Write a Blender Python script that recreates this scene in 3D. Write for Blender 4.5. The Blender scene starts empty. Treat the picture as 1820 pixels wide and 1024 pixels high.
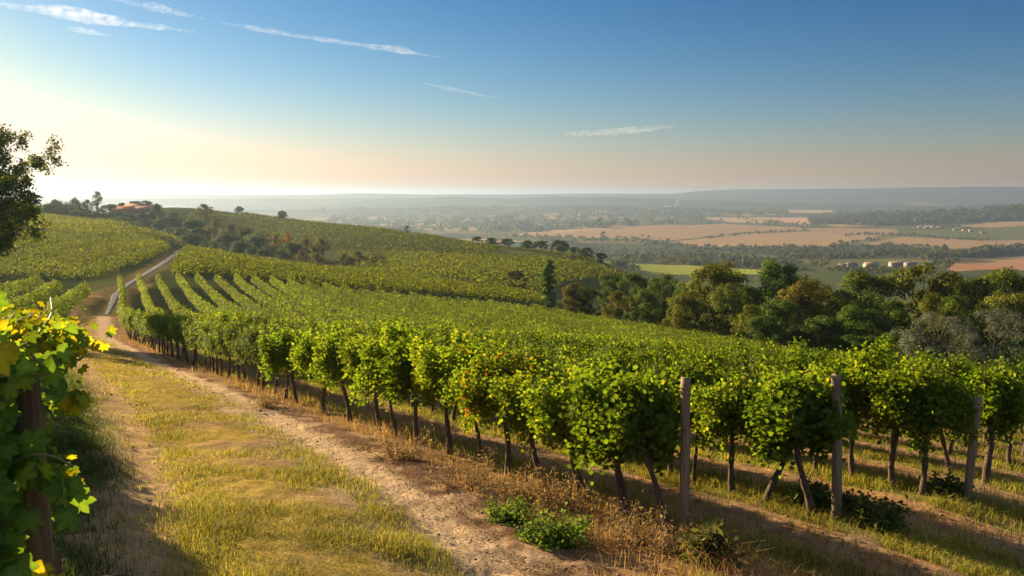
import bpy, math, random
import numpy as np
from mathutils import Vector

# ------------------------------------------------------------------ camera, sky, sun, exposure
SC = bpy.context.scene
COL = SC.collection
R = math.radians
CAM_Z = 3.94
PITCH = R(6.73)
FPX = 1415.0                      # focal length in photo pixels (1820 wide)
cam_d = bpy.data.cameras.new('camera'); cam_d.sensor_width = 36.0; cam_d.lens = 36.0 * FPX / 1820.0
cam_d.clip_start = 0.05; cam_d.clip_end = 200000.0
cam_d.dof.use_dof = True; cam_d.dof.focus_distance = 14.0; cam_d.dof.aperture_fstop = 7.0
cam = bpy.data.objects.new('camera', cam_d); COL.objects.link(cam)
cam.location = (0, 0, CAM_Z); cam.rotation_euler = (math.pi / 2 - PITCH, 0, 0)
SC.camera = cam

SUN_AZ, SUN_EL = R(-50.0), R(15.0)
world = bpy.data.worlds.new('World'); SC.world = world; world.use_nodes = True
wn = world.node_tree.nodes; wl = world.node_tree.links
bg = wn['Background']
sky = wn.new('ShaderNodeTexSky'); sky.sky_type = 'NISHITA'; sky.sun_disc = False
sky.sun_elevation = SUN_EL; sky.sun_rotation = SUN_AZ
sky.altitude = 200; sky.air_density = 1.0; sky.dust_density = 0.2; sky.ozone_density = 3.0
EXPOSURE = 1.8
sep = wn.new('ShaderNodeSeparateColor'); comb = wn.new('ShaderNodeCombineColor'); wl.new(sky.outputs[0], sep.inputs[0])
for ch, (g, k, top) in enumerate(((2.25, .0142, 1.3), (1.64, .0325, 1.06), (1.30, .0580, .86))):     # clear, deep blue evening air
    pw = wn.new('ShaderNodeMath'); pw.operation = 'POWER'; pw.inputs[1].default_value = g; wl.new(sep.outputs[ch], pw.inputs[0])
    ml = wn.new('ShaderNodeMath'); ml.operation = 'MULTIPLY'; ml.inputs[1].default_value = k * 10 / 2 ** EXPOSURE; wl.new(pw.outputs[0], ml.inputs[0])
    mn = wn.new('ShaderNodeMath'); mn.operation = 'MINIMUM'; mn.inputs[1].default_value = top * 10 / 2 ** EXPOSURE; wl.new(ml.outputs[0], mn.inputs[0])
    wl.new(mn.outputs[0], comb.inputs[ch])
# the warm band of dusty air along the horizon, stronger towards the sun
tcw = wn.new('ShaderNodeTexCoord'); sxyz = wn.new('ShaderNodeSeparateXYZ'); wl.new(tcw.outputs['Generated'], sxyz.inputs[0])
def wmath(op, a, b=None):
    n = wn.new('ShaderNodeMath'); n.operation = op
    for k, q in enumerate((a, b)):
        if q is None: continue
        if isinstance(q, (int, float)): n.inputs[k].default_value = q
        else: wl.new(q, n.inputs[k])
    return n.outputs[0]
w_el = wmath('EXPONENT', wmath('MULTIPLY', wmath('MAXIMUM', sxyz.outputs[2], 0.0), -18.0))
dsun = wmath('ADD', wmath('MULTIPLY', sxyz.outputs[0], math.sin(SUN_AZ)), wmath('MULTIPLY', sxyz.outputs[1], math.cos(SUN_AZ)))
w_az = wmath('ADD', wmath('MULTIPLY', wmath('EXPONENT', wmath('MULTIPLY', wmath('SUBTRACT', dsun, 1.0), 2.2)), .67), .33)
wmix = wn.new('ShaderNodeMix'); wmix.data_type = 'RGBA'; wl.new(w_el, wmix.inputs[0]); wl.new(comb.outputs[0], wmix.inputs[6])
wcol = wn.new('ShaderNodeVectorMath'); wcol.operation = 'SCALE'; wcol.inputs[0].default_value = tuple(q * 10 / 2 ** EXPOSURE for q in (1.02, .67, .48)); wl.new(w_az, wcol.inputs['Scale'])
wl.new(wcol.outputs[0], wmix.inputs[7])
zen = wn.new('ShaderNodeMapRange'); zen.interpolation_type = 'SMOOTHSTEP'; wl.new(sxyz.outputs[2], zen.inputs[0])     # added fill light: sky brightened overhead, above the view
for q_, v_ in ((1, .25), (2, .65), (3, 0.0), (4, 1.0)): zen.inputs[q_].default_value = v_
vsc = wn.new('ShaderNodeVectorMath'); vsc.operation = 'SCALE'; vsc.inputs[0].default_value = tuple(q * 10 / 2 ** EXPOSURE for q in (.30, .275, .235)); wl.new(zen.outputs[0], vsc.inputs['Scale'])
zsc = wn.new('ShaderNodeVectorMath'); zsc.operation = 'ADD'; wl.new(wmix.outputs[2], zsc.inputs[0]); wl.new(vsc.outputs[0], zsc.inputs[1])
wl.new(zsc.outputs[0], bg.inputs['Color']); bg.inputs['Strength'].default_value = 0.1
sun_d = bpy.data.lights.new('sun', 'SUN'); sun_d.energy = 4.9; sun_d.angle = R(0.5); sun_d.color = (1.0, 0.73, 0.40)
sun = bpy.data.objects.new('sun', sun_d); COL.objects.link(sun)
SUND = Vector((math.sin(SUN_AZ) * math.cos(SUN_EL), math.cos(SUN_AZ) * math.cos(SUN_EL), math.sin(SUN_EL)))
sun.rotation_euler = SUND.to_track_quat('Z', 'Y').to_euler()
SC.view_settings.view_transform = 'Standard'; SC.view_settings.look = 'None'
SC.view_settings.gamma = 1.0; SC.view_settings.exposure = EXPOSURE
SC.render.engine = 'CYCLES'
cy = SC.cycles
cy.max_bounces = 12; cy.diffuse_bounces = 6; cy.glossy_bounces = 2; cy.transmission_bounces = 8
cy.volume_bounces = 1; cy.transparent_max_bounces = 12
cy.use_denoising = True; cy.use_adaptive_sampling = True; cy.adaptive_threshold = 0.01
cy.sample_clamp_indirect = 6.0

# ------------------------------------------------------------------ small helpers
def rng(seed): return np.random.default_rng(seed)

def tag(o, label=None, cat=None, group=None, kind=None):
    if label: o['label'] = label
    if cat: o['category'] = cat
    if group: o['group'] = group
    if kind: o['kind'] = kind
    return o

def empty(name, loc, rz=0.0, scale=1.0):
    o = bpy.data.objects.new(name, None); COL.objects.link(o)
    o.location = loc; o.rotation_euler = (0, 0, rz); o.scale = (scale,) * 3
    o.empty_display_size = 0.2
    return o

class MB:
    """collects vertices, faces and per-vertex colours; build() links them as ONE mesh object"""
    def __init__(s): s.v = []; s.f = []; s.c = []; s.n = 0
    def add(s, V, F, col):
        V = np.asarray(V, dtype=np.float32).reshape(-1, 3)
        col = np.asarray(col, dtype=np.float32)
        if col.ndim == 1: col = np.tile(col, (len(V), 1))
        for f in F:
            f = np.asarray(f, dtype=np.int64)
            if len(f): s.f.append(f + s.n)
        s.v.append(V); s.c.append(col); s.n += len(V)
        return s
    def mesh(s, name, mats, smooth=False):
        V = np.concatenate(s.v); Cc = np.concatenate(s.c)
        me = bpy.data.meshes.new(name)
        me.vertices.add(len(V)); me.vertices.foreach_set('co', V.ravel())
        tot = np.concatenate([np.full(len(f), f.shape[1], dtype=np.int32) for f in s.f])
        loops = np.concatenate([f.ravel() for f in s.f]).astype(np.int32)
        starts = np.concatenate([[0], np.cumsum(tot)[:-1]]).astype(np.int32)
        me.loops.add(len(loops)); me.loops.foreach_set('vertex_index', loops)
        me.polygons.add(len(tot)); me.polygons.foreach_set('loop_start', starts); me.polygons.foreach_set('loop_total', tot)
        if smooth: me.polygons.foreach_set('use_smooth', np.ones(len(tot), dtype=bool))
        a = me.color_attributes.new('tint', 'FLOAT_COLOR', 'POINT')
        a.data.foreach_set('color', np.concatenate([Cc, np.ones((len(Cc), 1), np.float32)], axis=1).ravel())
        for m in (mats if isinstance(mats, (list, tuple)) else [mats]): me.materials.append(m)
        me.update(); me.validate()
        return me
    def build(s, name, mats, parent=None, smooth=False):
        o = bpy.data.objects.new(name, s.mesh(name, mats, smooth)); COL.objects.link(o)
        if parent: o.parent = parent
        return o

def link_mesh(name, me, parent=None, loc=None):
    o = bpy.data.objects.new(name, me); COL.objects.link(o)
    if parent: o.parent = parent
    if loc is not None: o.location = loc
    return o

def unit(a): return a / np.maximum(np.linalg.norm(a, axis=-1, keepdims=True), 1e-9)

def _hash(ix, iy, seed):
    h = (ix.astype(np.int64) * 374761393 + iy.astype(np.int64) * 668265263 + seed * 974711) & 0xffffffff
    h = ((h ^ (h >> 13)) * 1274126177) & 0xffffffff
    h = h ^ (h >> 16)
    return (h & 0xffff) / 65535.0
def vnoise(x, y, seed=0):
    x = np.asarray(x, float); y = np.asarray(y, float)
    ix = np.floor(x); iy = np.floor(y); fx = x - ix; fy = y - iy
    fx = fx * fx * (3 - 2 * fx); fy = fy * fy * (3 - 2 * fy)
    a = _hash(ix, iy, seed); b = _hash(ix + 1, iy, seed); c = _hash(ix, iy + 1, seed); d = _hash(ix + 1, iy + 1, seed)
    return (a * (1 - fx) + b * fx) * (1 - fy) + (c * (1 - fx) + d * fx) * fy
def fbm(x, y, seed=0, oct=4):
    t = 0; w = 0.5; s = 0
    for k in range(oct):
        t = t + w * vnoise(x * 2 ** k, y * 2 ** k, seed + k * 17); s += w; w *= 0.5
    return t / s
def sstep(a, b, x):
    t = np.clip((x - a) / (b - a), 0, 1); return t * t * (3 - 2 * t)

# ------------------------------------------------------------------ terrain as a function of place
def ray_of(u, v):
    xp = (u - 910) / FPX; yp = -(v - 512) / FPX
    return np.array([xp, math.cos(PITCH) + yp * math.sin(PITCH), yp * math.cos(PITCH) - math.sin(PITCH)])
def at_depth(u, v, Y):            # the point at depth Y seen in that direction
    r = ray_of(u, v); t = Y / r[1]
    return (r[0] * t, Y, CAM_Z + r[2] * t)
CP = [(-1.95, 3.3, 1.15), (0, 3, 1.15), (0, 0.5, 1.4), (-3.5, 1, 1.7), (3, 1, .9), (3, 4.5, .45), (-2, 5.9, .9),
      (0, 6.9, .45), (5.4, 8.5, -.2), (-5.3, 11.3, .15), (1.9, 8.9, 0), (4.05, 9.75, -.15), (6, 10.8, -.32), (-2, 13.8, -.4),
      (-8.2, 23, -1.5), (-12.9, 31, -2.7), (-23, 48, -5.0), (-35, 70, -7.3), (-46, 97, -8.1), (-13.5, 19.4, -.5), (-28.7, 52, -5.5),
      (-20, 20, .3), (-38, 45, -3.0), (-60, 60, -5), (14, 13, -1.4), (25, 20, -3.6), (8, 25, -2.9), (5, 40, -5.2), (30, 40, -7.6), (48, 45, -9.5), (0, 70, -9.3)]
CP += [at_depth(*q) for q in [
    (1820, 698, 67), (1200, 602, 100), (960, 552, 130), (1500, 650, 83), (330, 447, 190), (60, 532, 88), (100, 497, 117), (150, 417, 205),
    (240, 394, 300), (100, 391, 285), (150, 397, 285), (40, 388, 285), (-80, 384, 300), (100, 384, 350), (-150, 380, 350), (-150, 415, 200), (-150, 500, 110), (330, 484, 115), (640, 487, 195), (640, 514, 126),
    (950, 527, 170), (560, 508, 118), (800, 452, 300), (1000, 492, 240), (1100, 482, 320), (1080, 473, 370), (720, 414, 450), (430, 380, 500),
    (310, 373, 520), (640, 478, 240), (400, 478, 262), (500, 487, 262), (590, 486, 250), (430, 438, 335), (560, 438, 325), (330, 436, 370), (250, 426, 345), (150, 414, 388), (250, 387, 412), (180, 393, 412), (60, 389, 420), (250, 384, 520)]]
CP += [(80, 120, -22), (130, 110, -24), (60, 200, -30), (150, 300, -42), (20, 200, -23), (220, 600, -65), (60, 420, -50), (300, 300, -52)]
CP += [at_depth(u, v, Y) for u, v, Y in [(1150, 475, 850), (1300, 484, 820), (1700, 471, 1000), (1000, 455, 900), (1750, 478, 900)]]
for a in (-55, -33, -20, -8, 5, 18, 33, 55):
    for r_, z_ in ((800, -62 if a < -4 else -74), (1300, -98), (1900, -110), (4000, -112), (12000, -112), (40000, -112)):
        if r_ == 800 and a > 2: continue
        CP.append((r_ * math.sin(R(a)), r_ * math.cos(R(a)), z_))
CP = np.array(CP, float)
def _pc(X, Y):
    r = np.hypot(X, Y); az = np.arctan2(X, Y); a60 = R(62)
    az = np.where(np.abs(az) < a60, az, np.sign(az) * a60 * (math.pi - np.abs(az)) / (math.pi - a60))
    return 2.2 * az * r / (r + 6), np.log(r + 6), r
def _ph(d2): return 0.5 * d2 * np.log(d2 + 1e-12)
_p, _q, _r = _pc(CP[:, 0], CP[:, 1]); _g = (CP[:, 2] - CAM_Z) / (_r + 20)
_n = len(CP); _A = np.zeros((_n + 3, _n + 3))
_A[:_n, :_n] = _ph((_p[:, None] - _p) ** 2 + (_q[:, None] - _q) ** 2) + 2e-4 * np.eye(_n)
_A[:_n, _n:] = np.stack([np.ones(_n), _p, _q], 1); _A[_n:, :_n] = _A[:_n, _n:].T
_w = np.linalg.solve(_A, np.concatenate([_g, np.zeros(3)]))
# hills far away: (azimuth range in photo columns) each a long mound at its own distance
def _hills(X, Y, r, az):
    u = 910 + FPX * np.tan(np.clip(az, -1.2, 1.2)); z = np.zeros_like(r)
    def prof(us, hs): return np.interp(u, us, hs)
    def mound(d, w, us, hs, seed, rough):
        n = 1 + rough * (fbm(u / 90.0 + 7, r / (w * 1.5), seed) - .5) * 2
        return prof(us, hs) * n * np.exp(-((r - d) / w) ** 2)
    z = z + mound(8200, 900, [-400, 300, 560, 640, 760, 900, 1050, 1190, 1235, 1290, 1500, 1700, 1820, 2300], [114, 110, 110, 124, 112, 112, 120, 118, 145, 160, 168, 182, 179, 170], 3, .03)
    z = z + mound(6200, 560, [-400, 100, 420, 560, 720, 800, 900, 980, 1090, 1180, 1300, 1500, 2300], [80, 86, 84, 78, 84, 96, 82, 92, 92, 80, 58, 45, 45], 5, .12)
    z = z + mound(4700, 400, [-400, 500, 700, 900, 1000, 1130, 1250, 1400, 2300], [25, 30, 44, 38, 48, 46, 36, 20, 20], 8, .25)
    z = z + mound(3600, 400, [1200, 1400, 1470, 1560, 1700, 1820, 2300], [0, 0, 10, 32, 48, 63, 70], 9, .2)
    z = z + mound(2700, 260, [900, 1060, 1200, 1350, 1500, 2300], [0, 6, 10, 8, 4, 3], 11, .2)
    return z
def hz(X, Y, detail=False):
    X = np.asarray(X, float); Y = np.asarray(Y, float); sh = X.shape
    X = X.ravel(); Y = Y.ravel(); out = np.empty(len(X))
    for i in range(0, len(X), 60000):
        x = X[i:i + 60000]; y = Y[i:i + 60000]; p, q, r = _pc(x, y)
        g = _ph((p[:, None] - _p) ** 2 + (q[:, None] - _q) ** 2) @ _w[:_n] + _w[_n] + _w[_n + 1] * p + _w[_n + 2] * q
        z = CAM_Z + g * (r + 20)
        far = sstep(1500, 2600, r); z = z * (1 - far) - 112 * far
        m = r > 1500
        if m.any(): z[m] += _hills(x[m], y[m], r[m], np.arctan2(x[m], y[m]))
        out[i:i + 60000] = z
    return out.reshape(sh)
def gz(x, y): return float(hz(np.array([x]), np.array([y]))[0])
_RS = np.exp(np.linspace(math.log(2.5), math.log(24000), 2600))
def ground(u, v):                 # where the line of sight through that photo pixel meets the ground
    d = ray_of(u, v); h = math.hypot(d[0], d[1]); sx, sy, sl = d[0] / h, d[1] / h, d[2] / h
    z = hz(_RS * sx, _RS * sy); hit = np.nonzero(z >= CAM_Z + sl * _RS)[0]
    r = _RS[hit[0]] if len(hit) else 20000.0
    if len(hit) and hit[0] > 0:
        i = hit[0]; f0 = z[i - 1] - CAM_Z - sl * _RS[i - 1]; f1 = z[i] - CAM_Z - sl * _RS[i]
        r = _RS[i - 1] + (_RS[i] - _RS[i - 1]) * (-f0) / (f1 - f0 + 1e-9)
    return (sx * r, sy * r)
def spot(u, Y):                   # on the ground at depth Y in photo column u (near the horizon row)
    x = (u - 910) / FPX * Y * 1.006; return (x, Y, gz(x, Y))
def pgon(pts): return np.array([ground(u, v) for u, v in pts])
def inside(P, X, Y):
    c = np.zeros(np.shape(X), bool); n = len(P)
    for i in range(n):
        x0, y0 = P[i]; x1, y1 = P[(i + 1) % n]
        if y0 == y1: continue
        k = ((y0 > Y) != (y1 > Y)) & (X < (x1 - x0) * (Y - y0) / (y1 - y0) + x0); c ^= k
    return c
def polydist(P, X, Y):            # distance to a polyline
    best = np.full(np.shape(X), 1e9)
    for (x0, y0), (x1, y1) in zip(P[:-1], P[1:]):
        dx, dy = x1 - x0, y1 - y0; t = np.clip(((X - x0) * dx + (Y - y0) * dy) / (dx * dx + dy * dy + 1e-9), 0, 1)
        best = np.minimum(best, np.hypot(X - x0 - t * dx, Y - y0 - t * dy))
    return best

# rows of the near vineyard: row k is row 0 moved by k * STEP; row 0 follows the track
_ry = np.arange(-60, 200, .5)
_rx = np.interp(_ry, [-60, 0, 8.9, 13.8, 23, 31, 48, 70, 97, 130, 200], [55.7, 8.85, 1.9, -2.0, -8.3, -13.0, -23.2, -34.6, -48.0, -65, -100])
_rx = np.convolve(np.pad(_rx, 16, 'reflect', reflect_type='odd'), np.exp(-np.linspace(-2, 2, 33) ** 2) / np.exp(-np.linspace(-2, 2, 33) ** 2).sum(), 'valid')
SX, SY = 2.05, 0.95
def row_x(Yp): return np.interp(Yp, _ry, _rx)
def row_k(X, Y):                  # which row (fraction) and how far along
    k = np.zeros_like(X)
    for _ in range(14): k = (X - row_x(Y - SY * k)) / SX
    return k, Y - SY * k
def track_t(t, Y):                # the track swings away from the row near the camera and closes in on it farther down
    return t + np.interp(Y, [0, 6.9, 9, 11.9, 18, 32, 70], [2.2, 1.25, .65, .05, -.6, -.55, -.2]) * sstep(-.25, -1.1, t)
def row_pt(k, Yp): return row_x(Yp) + SX * k, Yp + SY * k
def row_heading(Yp): return math.atan2(float(row_x(Yp + 1) - row_x(Yp - 1)), 2.0)
FIELD = np.array([(1.5, 8.4), (-12, 9), (-60, 90), (-54, 103), (-48, 103), (-40, 103), (-28, 107), (-12, 111), (4, 117), (13, 108), (21, 98), (33, 81), (45, 66), (54, 56), (60, 40), (40, 26)])

# ------------------------------------------------------------------ materials
def newmat(name):
    m = bpy.data.materials.new(name); m.use_nodes = True
    nt = m.node_tree; nt.nodes.clear()
    return m, nt.nodes, nt.links
def N(nodes, typ, **kw):
    n = nodes.new(typ)
    for k, v in kw.items(): setattr(n, k, v)
    return n
def mixc(nodes, links, a, b, fac, mode='MIX'):
    n = nodes.new('ShaderNodeMix'); n.data_type = 'RGBA'; n.blend_type = mode
    for sock, val in ((n.inputs[6], a), (n.inputs[7], b), (n.inputs[0], fac)):
        if hasattr(val, 'links') or hasattr(val, 'is_linked'): links.new(val, sock)
        else: sock.default_value = val
    return n.outputs[2]
def noise(nodes, links, vec, scale, detail=4, rough=.6):
    n = nodes.new('ShaderNodeTexNoise'); n.inputs['Scale'].default_value = scale; n.inputs['Detail'].default_value = detail
    n.inputs['Roughness'].default_value = rough
    if vec: links.new(vec, n.inputs['Vector'])
    return n.outputs['Fac']
def ramp(nodes, links, fac, stops):
    n = nodes.new('ShaderNodeValToRGB'); links.new(fac, n.inputs[0]); e = n.color_ramp.elements
    while len(e) < len(stops): e.new(0.5)
    for k, (p, c) in enumerate(stops):
        e[k].position = p; e[k].color = (*c, 1) if len(c) == 3 else (c[0],) * 3 + (1,)
    return n.outputs[0]

def mat_leaf(name, trans=.45, tcol=(1.5, 1.45, .55), rough=.5, spec=.25):
    m, n, l = newmat(name)
    at = N(n, 'ShaderNodeAttribute', attribute_name='tint'); oi = N(n, 'ShaderNodeObjectInfo')
    c = mixc(n, l, at.outputs['Color'], oi.outputs['Color'], 1.0, 'MULTIPLY')
    p = N(n, 'ShaderNodeBsdfPrincipled'); p.inputs['Roughness'].default_value = rough; p.inputs['Specular IOR Level'].default_value = spec
    l.new(c, p.inputs['Base Color'])
    t = N(n, 'ShaderNodeBsdfTranslucent'); c2 = mixc(n, l, c, (*tcol, 1), 1.0, 'MULTIPLY'); l.new(c2, t.inputs['Color'])
    mx = N(n, 'ShaderNodeMixShader'); mx.inputs[0].default_value = trans
    l.new(p.outputs[0], mx.inputs[1]); l.new(t.outputs[0], mx.inputs[2])
    o = N(n, 'ShaderNodeOutputMaterial'); l.new(mx.outputs[0], o.inputs[0])
    return m
M_LEAF = mat_leaf('vine_leaf', .5, (2.15, 2.05, .5), .65, .03)
M_TREE = mat_leaf('tree_leaf', .3, (1.5, 1.4, .6), .65, .04)
M_GRASS = mat_leaf('grass_blade', .4, (1.5, 1.4, .7), .6, .06)

def mat_ground():
    m, n, l = newmat('ground_soil')
    at = N(n, 'ShaderNodeAttribute', attribute_name='tint'); tc = N(n, 'ShaderNodeTexCoord'); P = tc.outputs['Object']
    f1 = noise(n, l, P, 26, 6, .7); f2 = noise(n, l, P, 3.1, 5, .6); f3 = noise(n, l, P, .09, 6, .62)
    c = mixc(n, l, at.outputs['Color'], ramp(n, l, f1, [(.25, (.35,)), (.5, (.98,)), (.78, (1.65,))]), .85, 'MULTIPLY')
    c = mixc(n, l, c, ramp(n, l, f2, [(.3, (.68, .66, .62)), (.52, (1, 1, 1)), (.75, (1.3, 1.26, 1.15))]), .8, 'MULTIPLY')
    c = mixc(n, l, c, ramp(n, l, f3, [(.3, (.72, .78, .8)), (.5, (1, 1, 1)), (.7, (1.22, 1.16, 1.05))]), .8, 'MULTIPLY')
    p = N(n, 'ShaderNodeBsdfDiffuse'); l.new(c, p.inputs['Color'])
    b1 = N(n, 'ShaderNodeBump'); b1.inputs['Strength'].default_value = .8; b1.inputs['Distance'].default_value = .02; l.new(f1, b1.inputs['Height'])
    b2 = N(n, 'ShaderNodeBump'); b2.inputs['Strength'].default_value = .6; b2.inputs['Distance'].default_value = .06; l.new(f2, b2.inputs['Height'])
    l.new(b1.outputs[0], b2.inputs['Normal']); l.new(b2.outputs[0], p.inputs['Normal'])
    o = N(n, 'ShaderNodeOutputMaterial'); l.new(p.outputs[0], o.inputs[0])
    return m
M_GROUND = mat_ground()

def mat_simple(name, c1, c2, scale=(8, 8, 8), rough=.85, bump=.4, dist=.01, detail=6):
    m, n, l = newmat(name); tc = N(n, 'ShaderNodeTexCoord'); mp = N(n, 'ShaderNodeMapping'); mp.inputs['Scale'].default_value = scale
    l.new(tc.outputs['Object'], mp.inputs[0]); f = noise(n, l, mp.outputs[0], 1.0, detail, .65)
    c = ramp(n, l, f, [(.3, c1), (.7, c2)])
    at = N(n, 'ShaderNodeAttribute', attribute_name='tint'); c = mixc(n, l, c, at.outputs['Color'], 1.0, 'MULTIPLY')
    p = N(n, 'ShaderNodeBsdfPrincipled'); p.inputs['Roughness'].default_value = rough; p.inputs['Specular IOR Level'].default_value = .2
    l.new(c, p.inputs['Base Color']); b = N(n, 'ShaderNodeBump'); b.inputs['Strength'].default_value = bump; b.inputs['Distance'].default_value = dist
    l.new(f, b.inputs['Height']); l.new(b.outputs[0], p.inputs['Normal'])
    o = N(n, 'ShaderNodeOutputMaterial'); l.new(p.outputs[0], o.inputs[0]); return m
M_BARK = mat_simple('vine_bark', (.035, .024, .016), (.15, .11, .08), (45, 45, 9), .9, .9, .012)
M_TRUNK = mat_simple('tree_bark', (.03, .024, .018), (.10, .08, .06), (6, 6, 1.5), .9, .8, .03)
M_WOOD = mat_simple('weathered_wood', (.13, .105, .085), (.36, .31, .26), (38, 38, 2.2), .85, .9, .006, 8)
M_DARKWOOD = mat_simple('brown_wood', (.085, .062, .045), (.23, .175, .125), (42, 42, 2.0), .85, .9, .006, 8)
M_WALL = mat_simple('plaster', (.9, .9, .9), (1, 1, 1), (.4, .4, .4), .9, .1, .02)
M_ROOF = mat_simple('roof_tiles', (.7, .7, .7), (1.1, 1.1, 1.1), (1.5, 1.5, 3), .9, .4, .05)
M_STEM = mat_simple('green_stem', (.10, .12, .03), (.2, .2, .06), (30, 30, 30), .6, .2, .002)

# ------------------------------------------------------------------ the ground
WHEAT = [('harvested_field', 'tan'), ]
FARP = {
 'A': [(895, 418), (1000, 409), (1153, 401), (1284, 398), (1420, 404), (1426, 410), (1320, 413), (1254, 421), (1198, 427), (1100, 424), (1000, 422)],
 'B': [(1192, 430), (1254, 423), (1325, 415), (1416, 412), (1505, 411), (1570, 415), (1527, 429), (1481, 438), (1304, 440), (1223, 438)],
 'C': [(1432, 406), (1490, 405), (1593, 408), (1597, 416), (1500, 419), (1440, 411)],
 'D': [(1527, 433), (1603, 421), (1754, 428), (1830, 427), (1830, 441), (1709, 444), (1577, 437)],
 'E': [(1244, 387), (1430, 386), (1500, 396), (1440, 399), (1300, 395)],
 'F': [(1395, 373), (1480, 373), (1484, 378), (1400, 378)],
 'G': [(1680, 468), (1840, 457), (1840, 481), (1690, 483)],
 'H': [(1690, 402), (1780, 394), (1840, 392), (1840, 400), (1760, 405)],
 'J': [(1000, 413), (1090, 405), (980, 409), (900, 418)],
}
FARC = {'A': (.30, .205, .115), 'B': (.32, .22, .122), 'C': (.29, .20, .115), 'D': (.30, .205, .118), 'E': (.40, .26, .14), 'F': (.40, .27, .16), 'G': (.36, .20, .11), 'H': (.30, .20, .12), 'J': (.42, .27, .13)}
FIELDS = {k: pgon(p) for k, p in FARP.items()}
MEADOW = pgon([(1068, 464), (1223, 471), (1360, 480), (1352, 487), (1240, 488), (1160, 487)])
GREENF = pgon([(1597, 410), (1700, 408), (1840, 402), (1840, 424), (1759, 427), (1650, 421), (1600, 418)])
PATHP = np.array([ground(u, v) for u, v in [(190, 560), (205, 524), (226, 507), (247, 494), (272, 480), (297, 464), (312, 453), (318, 446)]])
TRACK_END = np.array([row_pt(-1.15, 97)] + [ground(u, v) for u, v in [(214, 522), (228, 510)]])
BARE = ground(330, 443)

def land(X, Y):
    """base colour of the soil, turf and fields, by place"""
    sh = X.shape; r = np.hypot(X, Y); c = np.zeros(sh + (3,))
    n1 = fbm(X * .9, Y * .9, 1); n2 = fbm(X * .23, Y * .23, 2); n3 = fbm(X * 3.1, Y * 3.1, 3)
    def put(mask, col): c[:] = c * (1 - mask[..., None]) + np.array(col) * mask[..., None]
    c[:] = (.07, .09, .032)
    put(sstep(.45, .7, n2), (.10, .105, .04))
    # the great valley: a patchwork of fields, pasture and scrub
    far = sstep(420, 700, r)
    ca, sa = math.cos(.5), math.sin(.5); wx = X + 60 * (fbm(X / 300, Y / 300, 21) - .5) * 4; wy = Y + 60 * (fbm(X / 300, Y / 300, 22) - .5) * 4
    gx = np.floor((wx * ca + wy * sa) / 330); gy = np.floor((-wx * sa + wy * ca) / 210); h = _hash(gx, gy, 5)
    put(far, (.062, .083, .037))
    put(far * (h > .45), (.095, .105, .042)); put(far * (h > .62), (.15, .13, .055)); put(far * (h > .80), (.33, .22, .11)); put(far * (h > .92), (.05, .075, .03))
    put(far * sstep(.55, .68, fbm(X / 170, Y / 170, 31)), (.045, .062, .03))
    hill = np.maximum(sstep(3100, 3350, r) * (np.arctan2(X, Y) > R(20)), sstep(4300, 4500, r))
    put(hill * sstep(.36, .5, fbm(X / 500, Y / 500, 33)), (.04, .055, .03))
    put(sstep(7000, 7300, r), (.045, .058, .04))
    m = inside(GREENF, X, Y); put(m, (.10, .12, .045))
    m = inside(MEADOW, X, Y); put(m, (.25, .29, .05))
    for k, P in FIELDS.items():
        mm = inside(P, X, Y)
        st = .93 + .14 * vnoise((X * .8 + Y * .6) / 9, (X * .6 - Y * .8) / 240, 8)
        c[mm] = np.array(FARC[k]) * st[mm][:, None]
    # the near vineyard, its alleys and the track beside it
    near = r < 160
    x, y = X[near], Y[near]; k, yp = row_k(x, y); t = track_t(2.2 * k, y) + (n1[near] - .5) * .5 + (n3[near] - .5) * .3
    q = np.zeros(x.shape + (3,)); q[:] = c[near]
    def pt(mask, col): q[:] = q * (1 - mask[..., None]) + np.array(col) * mask[..., None]
    band = lambda a, b, w=.18: sstep(a - w, a + w, t) * (1 - sstep(b - w, b + w, t))
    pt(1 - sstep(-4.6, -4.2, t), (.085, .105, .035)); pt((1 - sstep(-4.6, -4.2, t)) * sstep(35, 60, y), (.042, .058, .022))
    tr = (1 - sstep(95, 101, yp))
    pt(band(-4.6, -3.75) * tr, (.36, .255, .145))
    pt(band(-3.8, -2.1) * tr, (.31, .235, .065))
    pt(band(-3.8, -2.1) * tr * sstep(.45, .62, n1[near]), (.30, .215, .10))
    pt(band(-2.5, -.35) * tr, (.30, .21, .13))
    pt(band(-2.3, -1.15, .25) * tr, (.44, .335, .22))
    pt(band(-1.2, -.3) * tr * sstep(.42, .6, n3[near]), (.14, .09, .058))
    pt(band(-.45, .35) * tr, (.24, .155, .075))
    mm = np.mod(t, 2.2); fld = sstep(.3, .5, t)
    grassy = 1 - sstep(.6, .85, mm) * (1 - sstep(1.75, 2.0, mm))
    pt(fld, (.29, .195, .12)); pt(fld * (1 - grassy) * sstep(.46, .62, n1[near]), (.31, .185, .10))
    pt(fld * grassy, (.19, .18, .055)); pt(fld * sstep(42, 68, y), (.048, .064, .026))
    c[near] = q
    # path and bare earth near the far end of the rows
    d = polydist(TRACK_END, X, Y); put((1 - sstep(2.0, 3.2, d + (n2 - .5) * 2)) * (r < 130), (.18, .125, .068))
    d = polydist(PATHP, X, Y); put((1 - sstep(1.2, 2.6, d + (n2 - .5) * 3)) * (r < 260), (.12, .10, .05))
    d = np.hypot((X - BARE[0]) / 11, (Y - BARE[1]) / 9); put((1 - sstep(.7, 1.1, d + (n2 - .5) * .5)) * (r < 260), (.33, .215, .12))
    c *= (.86 + .28 * n3[..., None])
    return np.clip(c, 0.01, .8)

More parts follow.
